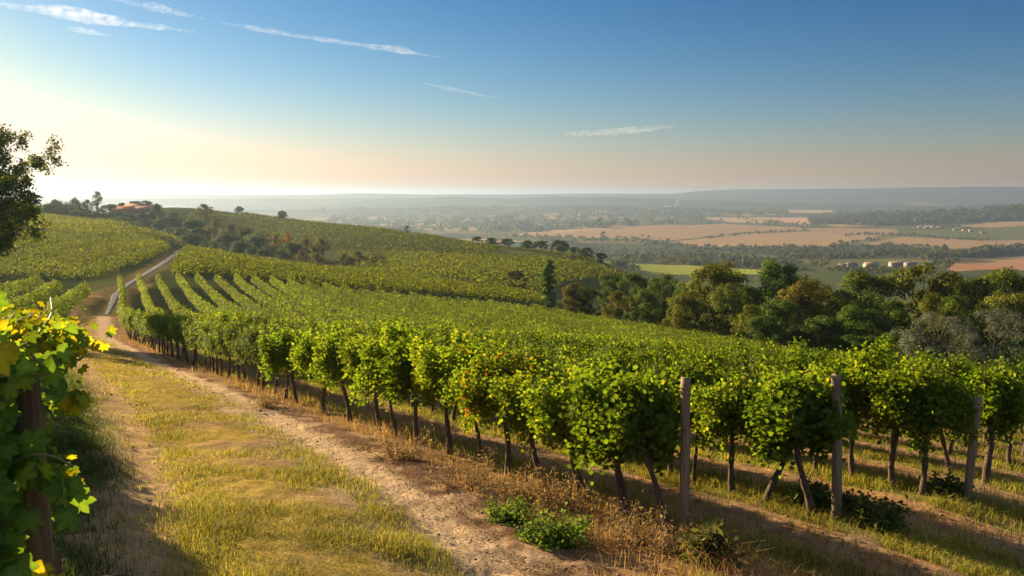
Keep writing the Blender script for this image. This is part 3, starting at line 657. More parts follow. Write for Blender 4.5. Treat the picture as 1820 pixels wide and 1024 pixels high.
# ------------------------------------------------------------------ the vine and post close to the camera at the track's edge
def near_vine():
    lx, ly = -1.98, 3.3; z = gz(lx, ly)
    post = make_post(72, 1024, 640, 3.3, .066, M_DARKWOOD, 'thick dark brown post wrapped in vine leaves beside the camera', (0.01, -.01), 5, GP, 24)
    stake = MB(); x, y, _ = at_depth(100, 900, 3.75); q = np.linspace(0, 1, 8)
    tube(stake, np.stack([.015 * np.sin(q * 5), .01 * q, -.1 + q * 1.15], 1), .019 - .004 * q, 8, (.7, .65, .6)); so = stake.build('vine_stake', M_DARKWOOD)
    so.location = (x, y, gz(x, y)); tag(so, 'thin dark stake standing just behind the thick brown post', 'stake')
    g = rng(9); o = empty('grapevine', (lx - .22, ly + .12, z)); tag(o, 'large-leaved grapevine growing over the thick brown post beside the camera', 'grapevine')
    vine_trunk(31, (.05, .05), 1.0, .04, canes=0).build('trunk', M_BARK, o, True)
    # leaves: lower shaded curtain, middle gap where the post shows, crown above with the sun's yellow glow put into its leaf colours
    base = Vector(o.location); mb = MB(); P = []; S = []; Cc = []; Nn = []
    def blob(u, v, Y, n, su, sv, sy, size, cols, w):
        p = np.array([at_depth(u + g.normal(0, su), v + g.normal(0, sv), Y + g.normal(0, sy)) for _ in range(n)]); P.append(p)
        S.append(size * g.uniform(.7, 1.2, n)); Cc.append(pick(g, n, cols, w))
        Nn.append(np.stack([g.normal(.1, .5, n), g.normal(-.55, .4, n), g.normal(.5, .35, n)], 1))
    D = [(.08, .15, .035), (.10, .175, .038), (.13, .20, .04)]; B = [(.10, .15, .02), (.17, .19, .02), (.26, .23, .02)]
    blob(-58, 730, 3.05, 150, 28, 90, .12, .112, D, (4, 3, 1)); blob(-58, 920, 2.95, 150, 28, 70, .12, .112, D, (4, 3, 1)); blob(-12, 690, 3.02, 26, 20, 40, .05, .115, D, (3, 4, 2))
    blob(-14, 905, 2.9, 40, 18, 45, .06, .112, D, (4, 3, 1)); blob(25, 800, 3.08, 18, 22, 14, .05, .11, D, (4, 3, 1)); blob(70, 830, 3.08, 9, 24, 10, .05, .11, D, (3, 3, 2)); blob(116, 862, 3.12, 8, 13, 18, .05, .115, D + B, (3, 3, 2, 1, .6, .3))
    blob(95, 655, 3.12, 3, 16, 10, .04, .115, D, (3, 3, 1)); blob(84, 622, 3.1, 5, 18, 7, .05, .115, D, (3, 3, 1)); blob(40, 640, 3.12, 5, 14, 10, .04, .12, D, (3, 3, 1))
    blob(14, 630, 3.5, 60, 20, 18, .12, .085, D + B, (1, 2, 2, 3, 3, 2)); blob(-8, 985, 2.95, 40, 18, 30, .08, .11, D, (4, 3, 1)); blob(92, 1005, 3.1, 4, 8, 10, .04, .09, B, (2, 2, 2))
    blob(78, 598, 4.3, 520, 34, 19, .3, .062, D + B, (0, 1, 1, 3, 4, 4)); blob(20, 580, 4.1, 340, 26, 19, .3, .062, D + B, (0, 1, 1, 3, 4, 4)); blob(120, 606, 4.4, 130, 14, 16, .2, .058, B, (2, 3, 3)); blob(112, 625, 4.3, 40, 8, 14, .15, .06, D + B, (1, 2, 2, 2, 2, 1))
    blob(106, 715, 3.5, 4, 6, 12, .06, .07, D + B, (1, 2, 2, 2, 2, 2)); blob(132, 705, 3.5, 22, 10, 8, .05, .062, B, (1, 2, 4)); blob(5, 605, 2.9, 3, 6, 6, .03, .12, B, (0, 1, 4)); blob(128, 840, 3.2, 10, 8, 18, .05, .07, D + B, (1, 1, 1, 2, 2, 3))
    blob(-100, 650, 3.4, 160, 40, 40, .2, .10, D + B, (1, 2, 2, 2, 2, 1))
    P = np.concatenate(P) - np.array(base); n = len(P); S = np.concatenate(S); Cc = np.concatenate(Cc); Nn = np.concatenate(Nn)
    tip = np.stack([g.normal(0, .6, n), g.normal(-.2, .4, n), g.normal(-.8, .35, n)], 1); put_leaves(mb, P, Nn, tip, S, Cc, T_LOBED); mb.build('foliage', M_LEAF, o)
    cm = MB()                                      # young canes that wind round the post
    for pts in ([(5, 668, 3.05), (40, 660, 3.02), (75, 668, 3.05), (92, 662, 3.08)], [(-20, 640, 3.2), (50, 615, 3.2), (95, 560, 4.0), (90, 530, 4.2)], [(25, 822, 3.0), (60, 805, 2.98), (100, 812, 3.05), (130, 830, 3.1)], [(55, 630, 3.1), (72, 648, 3.08), (84, 664, 3.1)], [(-40, 900, 3.0), (30, 860, 2.97), (70, 830, 3.0)]):
        q = np.array([at_depth(*p) for p in pts]) - np.array(base); t = np.linspace(0, len(q) - 1, 16); qq = np.stack([np.interp(t, range(len(q)), q[:, i]) for i in range(3)], 1)
        for _ in range(4): qq[1:-1] = (qq[:-2] + 2 * qq[1:-1] + qq[2:]) / 4
        tube(cm, qq, np.linspace(.0075, .004, 16), 6)
    cm.build('cane', M_STEM, o)
    for i, yp in enumerate((5.0, 6.0, 7.1, 8.3, 9.5, 10.8, 12.1, 13.5, 15, 16.6, 18.2, 20, 21.9, 23.8, 26, 28.5)):     # the rest of that row runs on beside the track
        x = -.68 * yp - .1; h = math.atan2(-.72, 1); e = empty('grapevine', (x, yp, gz(x, yp)), math.pi / 2 - h)
        tag(e, 'grapevine of the row on the left edge of the dirt track', 'grapevine', 'grapevines along the left edge of the track')
        e.scale = (1.05, 1.0, .92); link_mesh('trunk', TRUNKS[i % 6], e); link_mesh('foliage', FOL_MID[i % 6], e).color = (.9, .95, 1, 1)
near_vine()

# ------------------------------------------------------------------ the other vineyards on the hill
def rows_in(P, heading, spacing, step, jitter=.12, seed=1, bend=0.0):
    g = rng(seed); d = np.array([math.sin(heading), math.cos(heading)]); nrm = np.array([d[1], -d[0]])
    a = P @ d; b = P @ nrm; X = []; Y = []; A = []
    for off in np.arange(b.min(), b.max(), spacing):
        s = np.arange(a.min(), a.max(), step); w = off + bend * ((s - a.mean()) / 100) ** 2 + (vnoise(s * .08, s * 0 + off, 4) - .5) * jitter * 4
        x = s * d[0] + w * nrm[0]; y = s * d[1] + w * nrm[1]; m = inside(P, x, y); X.append(x[m]); Y.append(y[m]); A.append(np.full(m.sum(), g.random()) * .7 + .3 * vnoise(s[m] * .05, s[m] * 0 + off, 9))
    return np.concatenate(X), np.concatenate(Y), np.concatenate(A)
FARV = [(.042, .062, .014), (.064, .085, .016), (.094, .108, .018), (.14, .13, .022)]
def vineyard(pts, uv_dir, spacing, step, per, size, label, seed, z1=1.85, wy=.45, cols=FARV, w=(3, 4, 2.2, .35), T=T_ROUND, ground_pts=None):
    P = ground_pts if ground_pts is not None else pgon(pts); p0 = ground(*uv_dir[0]); p1 = ground(*uv_dir[1]); hd = math.atan2(p1[0] - p0[0], p1[1] - p0[1])
    X, Y, A = rows_in(P, hd, spacing, step, seed=seed); mb = MB(); z = hz(X, Y)
    foliage_band(mb, rng(seed), X, Y, hd, step, per, size, T, zs=z, wy=wy, z0=.35, z1=z1, cols=cols, w=w, amp=A, even=.3)
    o = mb.build('vineyard', M_LEAF); tag(o, label, kind='stuff'); return o
vineyard([(306, 491), (440, 501), (560, 511), (760, 524), (965, 545), (955, 528), (800, 505), (640, 484), (480, 463), (345, 447)], ((345, 462), (950, 535)), 2.0, .8, 26, .34,
         'long block of vines above the near rows, with a dark lower edge', 61)
vineyard([(-160, 500), (60, 497), (150, 499), (215, 486), (270, 463), (302, 445), (285, 440), (150, 423), (60, 420), (-160, 419)], ((0, 492), (285, 440)), 2.1, .8, 24, .34,
         'broad block of vines left of the pale path', 62)
vineyard([(40, 408), (150, 418), (300, 439), (420, 452), (420, 446), (335, 436), (330, 430), (240, 408), (150, 393), (85, 386), (-160, 386), (-160, 404)], ((90, 398), (330, 433)), 2.2, 1.2, 12, .5,
         'strip of yellow-green vines along the crest before the smoky wood', 63, w=(2, 4, 3.2, 1.4))
vineyard([(425, 386), (560, 400), (720, 420), (900, 440), (1060, 468), (1075, 474), (1000, 456), (830, 434), (720, 416), (560, 397), (430, 381)], ((430, 384), (1060, 471)), 2.6, 2.0, 7, .8,
         'sunlit strip of vines along the far ridge', 64, w=(3, 4, 2.6, 1))
vineyard([(330, 394), (450, 417), (560, 437), (660, 446), (760, 452), (880, 457), (880, 438), (740, 421), (600, 404), (450, 387), (340, 378)], ((450, 393), (860, 448)), 2.6, 2.0, 8, .75,
         'dark vines on the shaded flank below the far ridge', 65, w=(4, 3, 1, .2))  # shade of the flank put into the darker leaf mix
vineyard([(600, 450), (760, 452), (900, 459), (1080, 478), (1120, 492), (1000, 505), (960, 520), (860, 505), (700, 484), (640, 475)], ((620, 455), (1090, 490)), 2.4, 1.6, 10, .6,
         'pale green vine rows in the hollow left of the cypress', 66, w=(2, 4, 3, .6))
def hedge_rows():                 # three short clipped rows of vines near the left edge of the view
    for (a, b, w_), lab in zip([((152, 512), (92, 556), .55), ((102, 506), (12, 556), .5), ((70, 498), (-60, 530), .5)],
                               ['clipped vine row nearest the track of three short rows', 'middle one of the three short clipped vine rows', 'clipped vine row farthest from the track of the three short rows']):
        p, q = np.array(ground(a[0], a[1] + 14)), np.array(ground(b[0], b[1] + 14)); L = np.hypot(*(q - p)); s = np.arange(0, L, .5) / L
        X = p[0] + (q[0] - p[0]) * s; Y = p[1] + (q[1] - p[1]) * s; hd = math.atan2(q[0] - p[0], q[1] - p[1]); mb = MB()
        foliage_band(mb, rng(int(L * 10)), X - p[0], Y - p[1], hd, .5, 70, .22, T_ROUND, zs=hz(X, Y) - gz(*p), wy=w_, z0=.25, z1=1.75)
        o = mb.build('vine_row', M_LEAF); o.location = (p[0], p[1], gz(*p)); tag(o, lab, 'vine row', 'three short vine rows left of the track')
hedge_rows()

# ------------------------------------------------------------------ trees
def crown_mesh(seed, kind, leaves=4200, size=.34, cols=None, w=None, T=T_ROUND):
    """unit tree about 10 m tall: returns (crown, trunk) meshes. leaves gather in clumps at the ends of limbs"""
    g = rng(seed); cb = MB(); tb = MB(); cl = []
    if kind == 'round': nc, cz, rx, rz, tr = 64, 5.0, 4.7, 4.9, .26
    elif kind == 'tall': nc, cz, rx, rz, tr = 60, 5.3, 3.6, 4.8, .24
    elif kind == 'bush': nc, cz, rx, rz, tr = 40, 4.6, 5.2, 5.2, .2
    elif kind == 'olive': nc, cz, rx, rz, tr = 52, 5.0, 5.6, 4.8, .3
    elif kind == 'cypress': nc, cz, rx, rz, tr = 46, 5.2, 1.15, 4.9, .16
    elif kind == 'conifer': nc, cz, rx, rz, tr = 60, 5.0, 3.4, 5.0, .22
    for i in range(nc):
        th = g.uniform(0, 6.28)
        if kind == 'conifer':
            z = 1.0 + 8.8 * (i / nc) ** .9; rr = 3.6 * (1 - z / 10.6) ** .8 * g.uniform(.45, 1.0); c = np.array([rr * math.cos(th), rr * math.sin(th), z]); rad = .55 + .5 * (1 - z / 10)
        elif kind == 'cypress':
            z = .5 + 9.2 * i / nc; rr = (1.1 * math.sin(min(1, (z + .8) / 4.5) * 1.57) * (1 - (max(0, z - 5) / 5.4) ** 2)) * g.uniform(.2, .75); c = np.array([rr * math.cos(th), rr * math.sin(th), z]); rad = .62 * (1 - .4 * z / 10)
        else:
            cz_ = g.uniform(-.85, 1); rr = math.sqrt(max(0, 1 - cz_ ** 2)) * g.uniform(.55, 1.0) if g.random() < .8 else g.uniform(0, .6)
            lob = .78 + .42 * g.random(); c = np.array([rx * lob * rr * math.cos(th), rx * lob * rr * math.sin(th), cz + rz * cz_ * (.84 + .2 * g.random())]); rad = g.uniform(.8, 1.55)
        cl.append((c, rad))
    cols = cols or [(.045, .075, .016), (.065, .10, .020), (.09, .125, .024), (.12, .13, .03)]; w = w or (4, 4, 2, .6)
    ctr = np.array([0, 0, cz]); per = leaves // nc; P = []; O = []; CC = []
    for c, rad in cl:
        u = unit(g.normal(0, 1, (per, 3))); u[:, 2] = np.where(g.random(per) < .6, np.abs(u[:, 2]), u[:, 2]); q = c + u * rad * np.sqrt(g.uniform(.25, 1.15, per))[:, None] * (1, 1, .8)
        P.append(q); O.append(u + .5 * unit(c - ctr + 1e-3) + g.normal(0, .4, (per, 3))); CC.append(pick(g, per, cols, w) * g.uniform(.7, 1.3))
    P = np.concatenate(P); O = np.concatenate(O); CC = np.concatenate(CC); P[:, 2] = np.maximum(P[:, 2], .1); n = len(P)
    tip = O * .5 + g.normal(0, .6, (n, 3)) + (0, 0, -.3); put_leaves(cb, P, O, tip, size * g.uniform(.6, 1.25, n), CC, T)
    t = np.linspace(0, 1, 9); H = cz + rz * .55
    tube(tb, np.stack([.25 * np.sin(t * 3 + seed), .2 * np.sin(t * 2.3 + seed), -.3 + H * t], 1), tr * (1.3 - 1.05 * t + .4 * np.exp(-t * 12)), 9, (1, 1, 1), True, .2, g)
    for c, rad in cl[::3]:
        s = np.array([.1, .05, min(c[2] * .62, H * .8)]); q = np.linspace(0, 1, 6)[:, None]; mid = s + (c - s) * q + np.array([0, 0, .5]) * np.sin(q * 3.14); tube(tb, mid, tr * .42 * (1 - .8 * q[:, 0]), 5)
    return cb.mesh('crown', M_TREE), tb.mesh('trunk', M_TRUNK, True)
DKG = [(.040, .075, .016), (.058, .10, .020), (.08, .12, .024), (.11, .135, .03)]
AUT = [(.070, .100, .020), (.10, .12, .024), (.135, .13, .028), (.18, .14, .03)]
GRY = [(.085, .105, .085), (.11, .13, .11), (.14, .155, .13), (.17, .18, .15)]
YEL = [(.09, .11, .02), (.13, .14, .022), (.18, .165, .025), (.10, .10, .02)]
TV = {'round': [crown_mesh(1, 'round', 16000, .30), crown_mesh(2, 'round', 16000, .30)], 'tall': [crown_mesh(3, 'tall', 14000, .30), crown_mesh(4, 'tall', 14000, .30, DKG)],
      'bush': [crown_mesh(5, 'bush', 14000, .31), crown_mesh(6, 'bush', 14000, .31)], 'autumn': [crown_mesh(7, 'round', 16000, .30, AUT), crown_mesh(8, 'tall', 14000, .30, AUT)],
      'olive': [crown_mesh(9, 'olive', 11000, .36, GRY, (3, 4, 3, 1), T_NARROW), crown_mesh(10, 'olive', 11000, .36, GRY, (3, 4, 3, 1), T_NARROW)],
      'dark': [crown_mesh(11, 'round', 16000, .30, DKG), crown_mesh(12, 'bush', 14000, .31, DKG)], 'yellow': [crown_mesh(13, 'bush', 6000, .34, YEL)],
      'cypress': [crown_mesh(14, 'cypress', 5200, .28, DKG)], 'conifer': [crown_mesh(15, 'conifer', 5200, .34, DKG, (4, 3, 1, .2), T_NARROW)]}
FLAT = {k: [(c, t) for c, t in v] for k, v in TV.items()}
def tree(u, v_top, width, Y, kind, label, cat='tree', group=None, tint=(1, 1, 1), var=None, sink=0.0, name=None, minh=0):
    minh = minh or .62 * width * Y / FPX
    x, y, z = spot(u, Y); ztop = at_depth(u, v_top, Y)[2]; h = max(ztop - z + sink, minh); g = random.Random(int(u * 7 + Y))
    vs = TV[kind]; cm, tm = vs[var if var is not None else g.randrange(len(vs))]
    o = empty(name or cat.replace(' ', '_'), (x, y, z - sink), g.uniform(0, 6.28)); tag(o, label, cat, group)
    wid = width * Y / FPX; nat = {'round': 10.6, 'tall': 8.4, 'bush': 12, 'autumn': 10.6, 'olive': 12.6, 'dark': 11, 'yellow': 12, 'cypress': 3.0, 'conifer': 7.4}[kind]
    s = h / 10.2; o.scale = (wid / nat, wid / nat, s)
    link_mesh('trunk', tm, o); c = link_mesh('crown', cm, o); f = g.uniform(.85, 1.15); c.color = (tint[0] * f, tint[1] * f, tint[2] * f, 1); return o

GB = 'trees of the belt below the near vineyard'
BELT = [(1500, 520, 90, 96, 'round', 'olive tree filling the belt between the reddish-brown and the wide dark trees', (1, 1, 1), 0), (1360, 560, 70, 82, 'dark', 'low dark bush just right of the bright yellow-green bush', (.8, .85, .9), 1), (1420, 575, 80, 80, 'dark', 'low dark bush at the vine edge in the middle of the belt', (.75, .8, .9), 1), (1540, 590, 90, 77, 'dark', 'low dark bush at the vine edge below the wide dark tree', (.75, .8, .9), 1), (1690, 520, 90, 92, 'round', 'olive tree behind the silver-grey tree', (1, 1, 1), 1), (1795, 520, 90, 90, 'autumn', 'yellow-brown tree behind the larger silver-grey tree', (1, 1, 1), 0),  # back of the belt, then its front edge
 (1270, 469, 118, 104, 'autumn', 'broad brown-green tree at the back of the belt, its dome against the yellow-green meadow', (1, 1, 1), 0),
 (1385, 467, 112, 102, 'dark', 'dense dark green tree standing above the belt behind the yellow-green bush', (1, 1.05, 1), 0),
 (1332, 515, 70, 112, 'tall', 'shaded tree in the gap between the brown-green dome and the dark green tree', (.9, .9, 1), 1),
 (1455, 496, 90, 104, 'round', 'mid green tree to the right of the tall dark green tree', (.95, 1, 1), 1),
 (1535, 484, 120, 102, 'round', 'wide olive-green tree just left of the tallest tree of the belt', (1.1, 1.1, 1), 0),
 (1640, 464, 150, 100, 'bush', 'tallest yellow-brown tree of the belt, in front of the ploughed field', (1.25, 1.05, 1), 0),
 (1722, 500, 80, 106, 'tall', 'small grey-green tree between the tallest tree and the last big tree', (.9, 1, 1.1), 0),
 (1772, 480, 150, 98, 'bush', 'big yellow-green tree right of the tallest tree', (1.2, 1.1, .9), 1),
 (1850, 490, 110, 96, 'dark', 'dark tree cut by the right edge of the view', (1, 1, 1), 0),
 (1085, 486, 60, 128, 'dark', 'dark tree at the far left end of the belt behind the low bushes', (1, 1, 1), 1),
 (1133, 488, 66, 122, 'tall', 'tall green tree near the far left end of the belt', (1, 1, 1), 0),
 (1180, 486, 80, 116, 'round', 'rounded grey-green tree left of the brown-green dome', (.9, 1, 1.05), 1),
 (1222, 500, 62, 110, 'dark', 'small dark tree tucked beside the brown-green dome', (1, 1, 1), 1),
 (1020, 505, 56, 124, 'autumn', 'low brown bush-like tree just right of the cypress', (.9, .8, .9), 1),
 (1052, 510, 44, 122, 'bush', 'low dark green bush between the brown one and the belt', (.8, .85, .9), 0),
 (1098, 514, 56, 112, 'yellow', 'low olive bush at the foot of the belt, left end', (.75, .72, .9), 0),
 (1148, 516, 62, 108, 'bush', 'grey-green bush at the belt foot, third from its left end', (.85, .95, 1.2), 1),
 (1216, 522, 72, 98, 'autumn', 'rounded brownish bush at the belt foot below the brown-green dome', (.95, .95, 1), 0),
 (1250, 540, 50, 96, 'dark', 'low dark bush between the brownish bush and the large olive-brown one', (1, 1, 1), 1),
 (1292, 510, 100, 94, 'autumn', 'large olive-brown tree at the belt foot left of the yellow-green bush', (.85, 1, .95), 1),
 (1338, 540, 72, 84, 'yellow', 'bright yellow-green dome-shaped bush at the edge of the vines', (.72, .84, .9), 0),
 (1392, 530, 84, 86, 'dark', 'dark shaded tree right behind the bright yellow-green bush', (.9, .95, 1.1), 1),
 (1432, 502, 116, 92, 'autumn', 'reddish-brown tree in the middle of the belt', (1.1, .92, 1), 1),
 (1470, 560, 80, 80, 'dark', 'low dark tree in the shade below the reddish-brown tree', (.8, .85, .9), 1),
 (1535, 548, 120, 80, 'dark', 'wide dark green tree left of the silver-grey tree', (.95, 1, 1), 0),
 (1592, 536, 80, 86, 'round', 'green tree with a yellow crest above the wide dark one', (1.1, 1.1, .9), 0),
 (1660, 514, 66, 88, 'yellow', 'small yellow-green tree in front of the tallest tree', (.72, .78, .9), 0),
 (1672, 556, 132, 71, 'olive', 'silver-grey tree with feathery leaves at the vineyard edge', (.66, .72, .95), 0),
 (1775, 549, 150, 72, 'olive', 'larger silver-grey tree at the edge of the vines by the right edge of the view', (.62, .68, .92), 1),
 (1606, 590, 70, 74, 'dark', 'low dark bush left of the silver-grey tree at the vineyard edge', (.75, .8, .9), 1),
 (1722, 600, 70, 74, 'dark', 'low dark bush in the gap between the two silver-grey trees', (.75, .8, .9), 1),
 (1830, 580, 90, 82, 'dark', 'dark tree behind the larger silver-grey tree', (.8, .85, .9), 0)]
for u, vt, w_, Y, kind, lab, tint, var in BELT:
    tint = (tint[0] * 1.32, tint[1] * 1.28, tint[2] * .9)
    tree(u, vt, w_ * 1.2, Y, kind, lab, 'bush' if (' bush' in lab and 'tree' not in lab) else 'tree', GB, tint, var)
tree(976, 457, 42, 140, 'cypress', 'slim upright cypress standing alone at the end of the long vine block', 'cypress', None, (1.7, 1.9, 1.2), 0)
tree(918, 486, 50, 190, 'dark', 'low dark reddish bush in the hollow left of the cypress', 'bush', None, (1.5, .8, .9), 1)
GR = 'lone trees along the far ridge'
tree(430, 371, 20, 495, 'round', 'dark rounded tree on the skyline of the ridge, left of the lopsided one', 'tree', GR, (.9, .6, .7), 0)
tree(506, 375, 20, 485, 'tall', 'small lopsided tree on the skyline of the ridge', 'tree', GR, (.9, .8, .8), 0)
tree(726, 401, 15, 450, 'bush', 'single dark ball-shaped tree on the slope of the ridge', 'tree', GR, (.7, .7, .8), 0)
tree(848, 424, 26, 400, 'dark', 'rounded dark tree at the head of the hedge below the ridge', 'tree', GR, (.8, .85, .9), 1)
for i, (u, v, w_, Y) in enumerate([(874, 431, 26, 390), (902, 430, 30, 385), (936, 440, 30, 375), (962, 440, 34, 370), (994, 438, 40, 365), (1020, 452, 26, 350), (1042, 456, 30, 345), (1068, 466, 26, 340)]):
    tree(u, v, w_ * 1.1, Y, 'dark', 'dark hedgerow tree running down the slope below the ridge', 'tree', 'dark hedgerow trees below the ridge', (.75, .82, .95), i % 2)
GH = 'autumn trees in the hollow behind the long vine block'
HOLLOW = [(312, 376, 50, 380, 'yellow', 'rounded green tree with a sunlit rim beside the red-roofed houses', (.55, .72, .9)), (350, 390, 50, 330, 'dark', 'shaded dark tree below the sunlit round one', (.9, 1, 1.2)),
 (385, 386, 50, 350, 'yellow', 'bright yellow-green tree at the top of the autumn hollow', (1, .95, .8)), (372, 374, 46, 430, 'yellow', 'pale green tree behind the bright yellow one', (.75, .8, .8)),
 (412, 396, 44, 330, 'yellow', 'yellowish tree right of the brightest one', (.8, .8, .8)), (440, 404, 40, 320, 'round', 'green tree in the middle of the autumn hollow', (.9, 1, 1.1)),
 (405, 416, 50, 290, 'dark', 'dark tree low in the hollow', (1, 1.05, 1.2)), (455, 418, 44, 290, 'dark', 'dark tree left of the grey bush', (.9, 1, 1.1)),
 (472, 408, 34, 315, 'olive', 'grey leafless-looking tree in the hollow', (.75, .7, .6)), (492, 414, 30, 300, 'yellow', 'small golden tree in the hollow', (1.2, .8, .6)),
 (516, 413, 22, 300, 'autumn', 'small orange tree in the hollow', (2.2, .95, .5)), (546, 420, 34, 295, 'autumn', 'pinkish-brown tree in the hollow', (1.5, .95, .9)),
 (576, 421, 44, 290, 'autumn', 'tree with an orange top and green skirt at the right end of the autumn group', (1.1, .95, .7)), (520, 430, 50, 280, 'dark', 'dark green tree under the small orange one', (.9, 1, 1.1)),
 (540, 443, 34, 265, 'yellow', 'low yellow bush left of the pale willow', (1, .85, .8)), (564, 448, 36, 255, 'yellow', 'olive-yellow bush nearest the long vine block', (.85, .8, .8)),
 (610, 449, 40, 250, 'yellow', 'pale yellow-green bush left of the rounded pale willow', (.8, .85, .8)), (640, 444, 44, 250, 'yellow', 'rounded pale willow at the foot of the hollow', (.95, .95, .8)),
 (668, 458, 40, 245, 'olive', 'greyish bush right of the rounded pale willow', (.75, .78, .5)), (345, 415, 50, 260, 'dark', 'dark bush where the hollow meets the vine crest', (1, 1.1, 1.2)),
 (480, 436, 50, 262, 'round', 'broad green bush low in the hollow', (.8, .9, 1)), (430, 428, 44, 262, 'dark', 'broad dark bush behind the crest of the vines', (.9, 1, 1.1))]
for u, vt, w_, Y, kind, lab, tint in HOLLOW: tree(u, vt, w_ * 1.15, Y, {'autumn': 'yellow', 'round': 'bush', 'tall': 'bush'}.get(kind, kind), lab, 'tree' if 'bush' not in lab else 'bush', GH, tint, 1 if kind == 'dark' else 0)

# ------------------------------------------------------------------ the wooded hamlet on the left skyline
tree(181, 338, 46, 400, 'conifer', 'tall dark conifer on the skyline beside the red-roofed houses', 'conifer', None, (.8, .8, .9))
GW = 'smoky trees of the hamlet on the skyline'
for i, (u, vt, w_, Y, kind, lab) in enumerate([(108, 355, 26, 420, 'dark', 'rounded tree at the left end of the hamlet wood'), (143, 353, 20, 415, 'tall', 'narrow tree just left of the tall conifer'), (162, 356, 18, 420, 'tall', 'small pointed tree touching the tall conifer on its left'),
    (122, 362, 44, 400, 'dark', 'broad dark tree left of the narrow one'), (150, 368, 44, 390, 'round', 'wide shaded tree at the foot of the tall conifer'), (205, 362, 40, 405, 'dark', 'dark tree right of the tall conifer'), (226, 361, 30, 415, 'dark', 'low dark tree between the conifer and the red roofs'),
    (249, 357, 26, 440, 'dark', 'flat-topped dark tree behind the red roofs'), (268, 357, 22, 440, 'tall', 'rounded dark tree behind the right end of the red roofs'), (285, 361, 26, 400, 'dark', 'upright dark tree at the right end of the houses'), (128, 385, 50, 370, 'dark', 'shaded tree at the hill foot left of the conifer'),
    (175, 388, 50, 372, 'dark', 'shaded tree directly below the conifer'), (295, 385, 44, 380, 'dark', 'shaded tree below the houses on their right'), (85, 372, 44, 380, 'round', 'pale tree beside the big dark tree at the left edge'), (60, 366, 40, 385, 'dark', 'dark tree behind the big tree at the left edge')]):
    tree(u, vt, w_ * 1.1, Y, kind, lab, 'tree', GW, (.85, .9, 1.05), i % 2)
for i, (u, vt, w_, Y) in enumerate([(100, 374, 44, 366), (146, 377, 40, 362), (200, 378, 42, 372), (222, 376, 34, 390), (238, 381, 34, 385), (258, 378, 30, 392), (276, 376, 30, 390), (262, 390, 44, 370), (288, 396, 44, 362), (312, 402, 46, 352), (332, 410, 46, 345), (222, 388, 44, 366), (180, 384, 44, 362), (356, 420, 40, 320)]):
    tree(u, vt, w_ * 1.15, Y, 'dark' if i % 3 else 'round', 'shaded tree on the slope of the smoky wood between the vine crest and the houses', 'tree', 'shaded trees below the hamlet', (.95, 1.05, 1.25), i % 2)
for i, u in enumerate((104, 112, 119, 126, 133)):
    tree(u, 356 + (i % 2), 9, 425, 'bush', 'small clipped shrub in the row on the left skyline', 'shrub', 'clipped shrubs in a row on the left skyline', (1, .65, .6), 0)

def big_tree():
    Y = 46.0; x, y, z = spot(-70, Y); ztop = at_depth(0, 222, Y)[2]; H = ztop - z + .6
    g = rng(17); cb = MB(); tb = MB(); o = empty('tree', (x, y, z)); tag(o, 'big dark leafy tree cut by the left edge of the view', 'tree')
    tips = []
    t = np.linspace(0, 1, 14); tube(tb, np.stack([.5 * np.sin(t * 2.5), .3 * np.sin(t * 2), -.4 + H * .8 * t], 1), .34 * (1.2 - t), 11, (1, 1, 1), True, .2, g)
    def to(u, v, dy=0.0): return np.array(at_depth(u, v, Y + dy)) - np.array([x, y, z])
    ends = [(20, 232, 0), (10, 250, 1), (38, 246, -.5), (88, 276, 0), (70, 286, .6), (52, 296, -.6), (60, 318, .5), (72, 350, 0), (60, 365, .7), (40, 340, -1), (30, 310, 1), (12, 290, -1.2), (72, 380, .3), (60, 400, -.5), (48, 415, .4), (25, 395, -1), (20, 360, 1.4), (0, 330, 0), (5, 420, .5), (30, 428, 0),
            (-20, 260, 0), (-40, 300, 1), (-60, 350, -1), (-90, 300, 0), (-80, 240, 0), (-120, 330, 1), (-140, 280, 0), (-30, 390, -1.4), (-80, 400, 1), (-150, 380, 0), (-190, 330, 0), (-10, 225, .6), (-60, 215, -.4), (45, 385, 1.6), (-20, 340, -2), (10, 375, -2), (-110, 230, .6), (-200, 290, -.5), (-5, 400, 1.5)]
    for u, v, dy in ends:
        e = to(u, v, dy * 1.5); s0 = np.array([.2, .1, max(1.6, e[2] * .55)]); q = np.linspace(0, 1, 9)[:, None]; m = s0 + (e - s0) * q + np.array([0, 0, .5]) * np.sin(q * 3.14) + g.normal(0, .06, (9, 3))
        tube(tb, m, .085 * (1.05 - .95 * q[:, 0]), 6)
        for k in range(7):
            f = g.uniform(.45, 1.0); b = s0 + (e - s0) * f + np.array([0, 0, .5]) * math.sin(f * 3.14); d = (e - s0) / np.linalg.norm(e - s0) * .7 + g.normal(0, .7, 3); L = g.uniform(.35, 1.0); tw = b + d / np.linalg.norm(d) * np.linspace(0, L, 5)[:, None]
            tube(tb, tw, np.linspace(.016, .005, 5), 4); tips.append(tw)
    P = np.concatenate([tw[1 + g.integers(0, 4, 120)] + g.normal(0, .16, (120, 3)) for tw in tips]); n = len(P)
    put_leaves(cb, P, g.normal(0, .7, (n, 3)) + (0, 0, .5), g.normal(0, .6, (n, 3)) + (0, 0, -.5), .125 * g.uniform(.6, 1.25, n), pick(g, n, DKG + [(.10, .10, .025)], (4, 3, 2, 1, 1)), T_MID)
    tb.build('trunk', M_TRUNK, o, True); cb.build('crown', M_TREE, o).color = (1.7, 1.6, 1.3, 1)
big_tree()

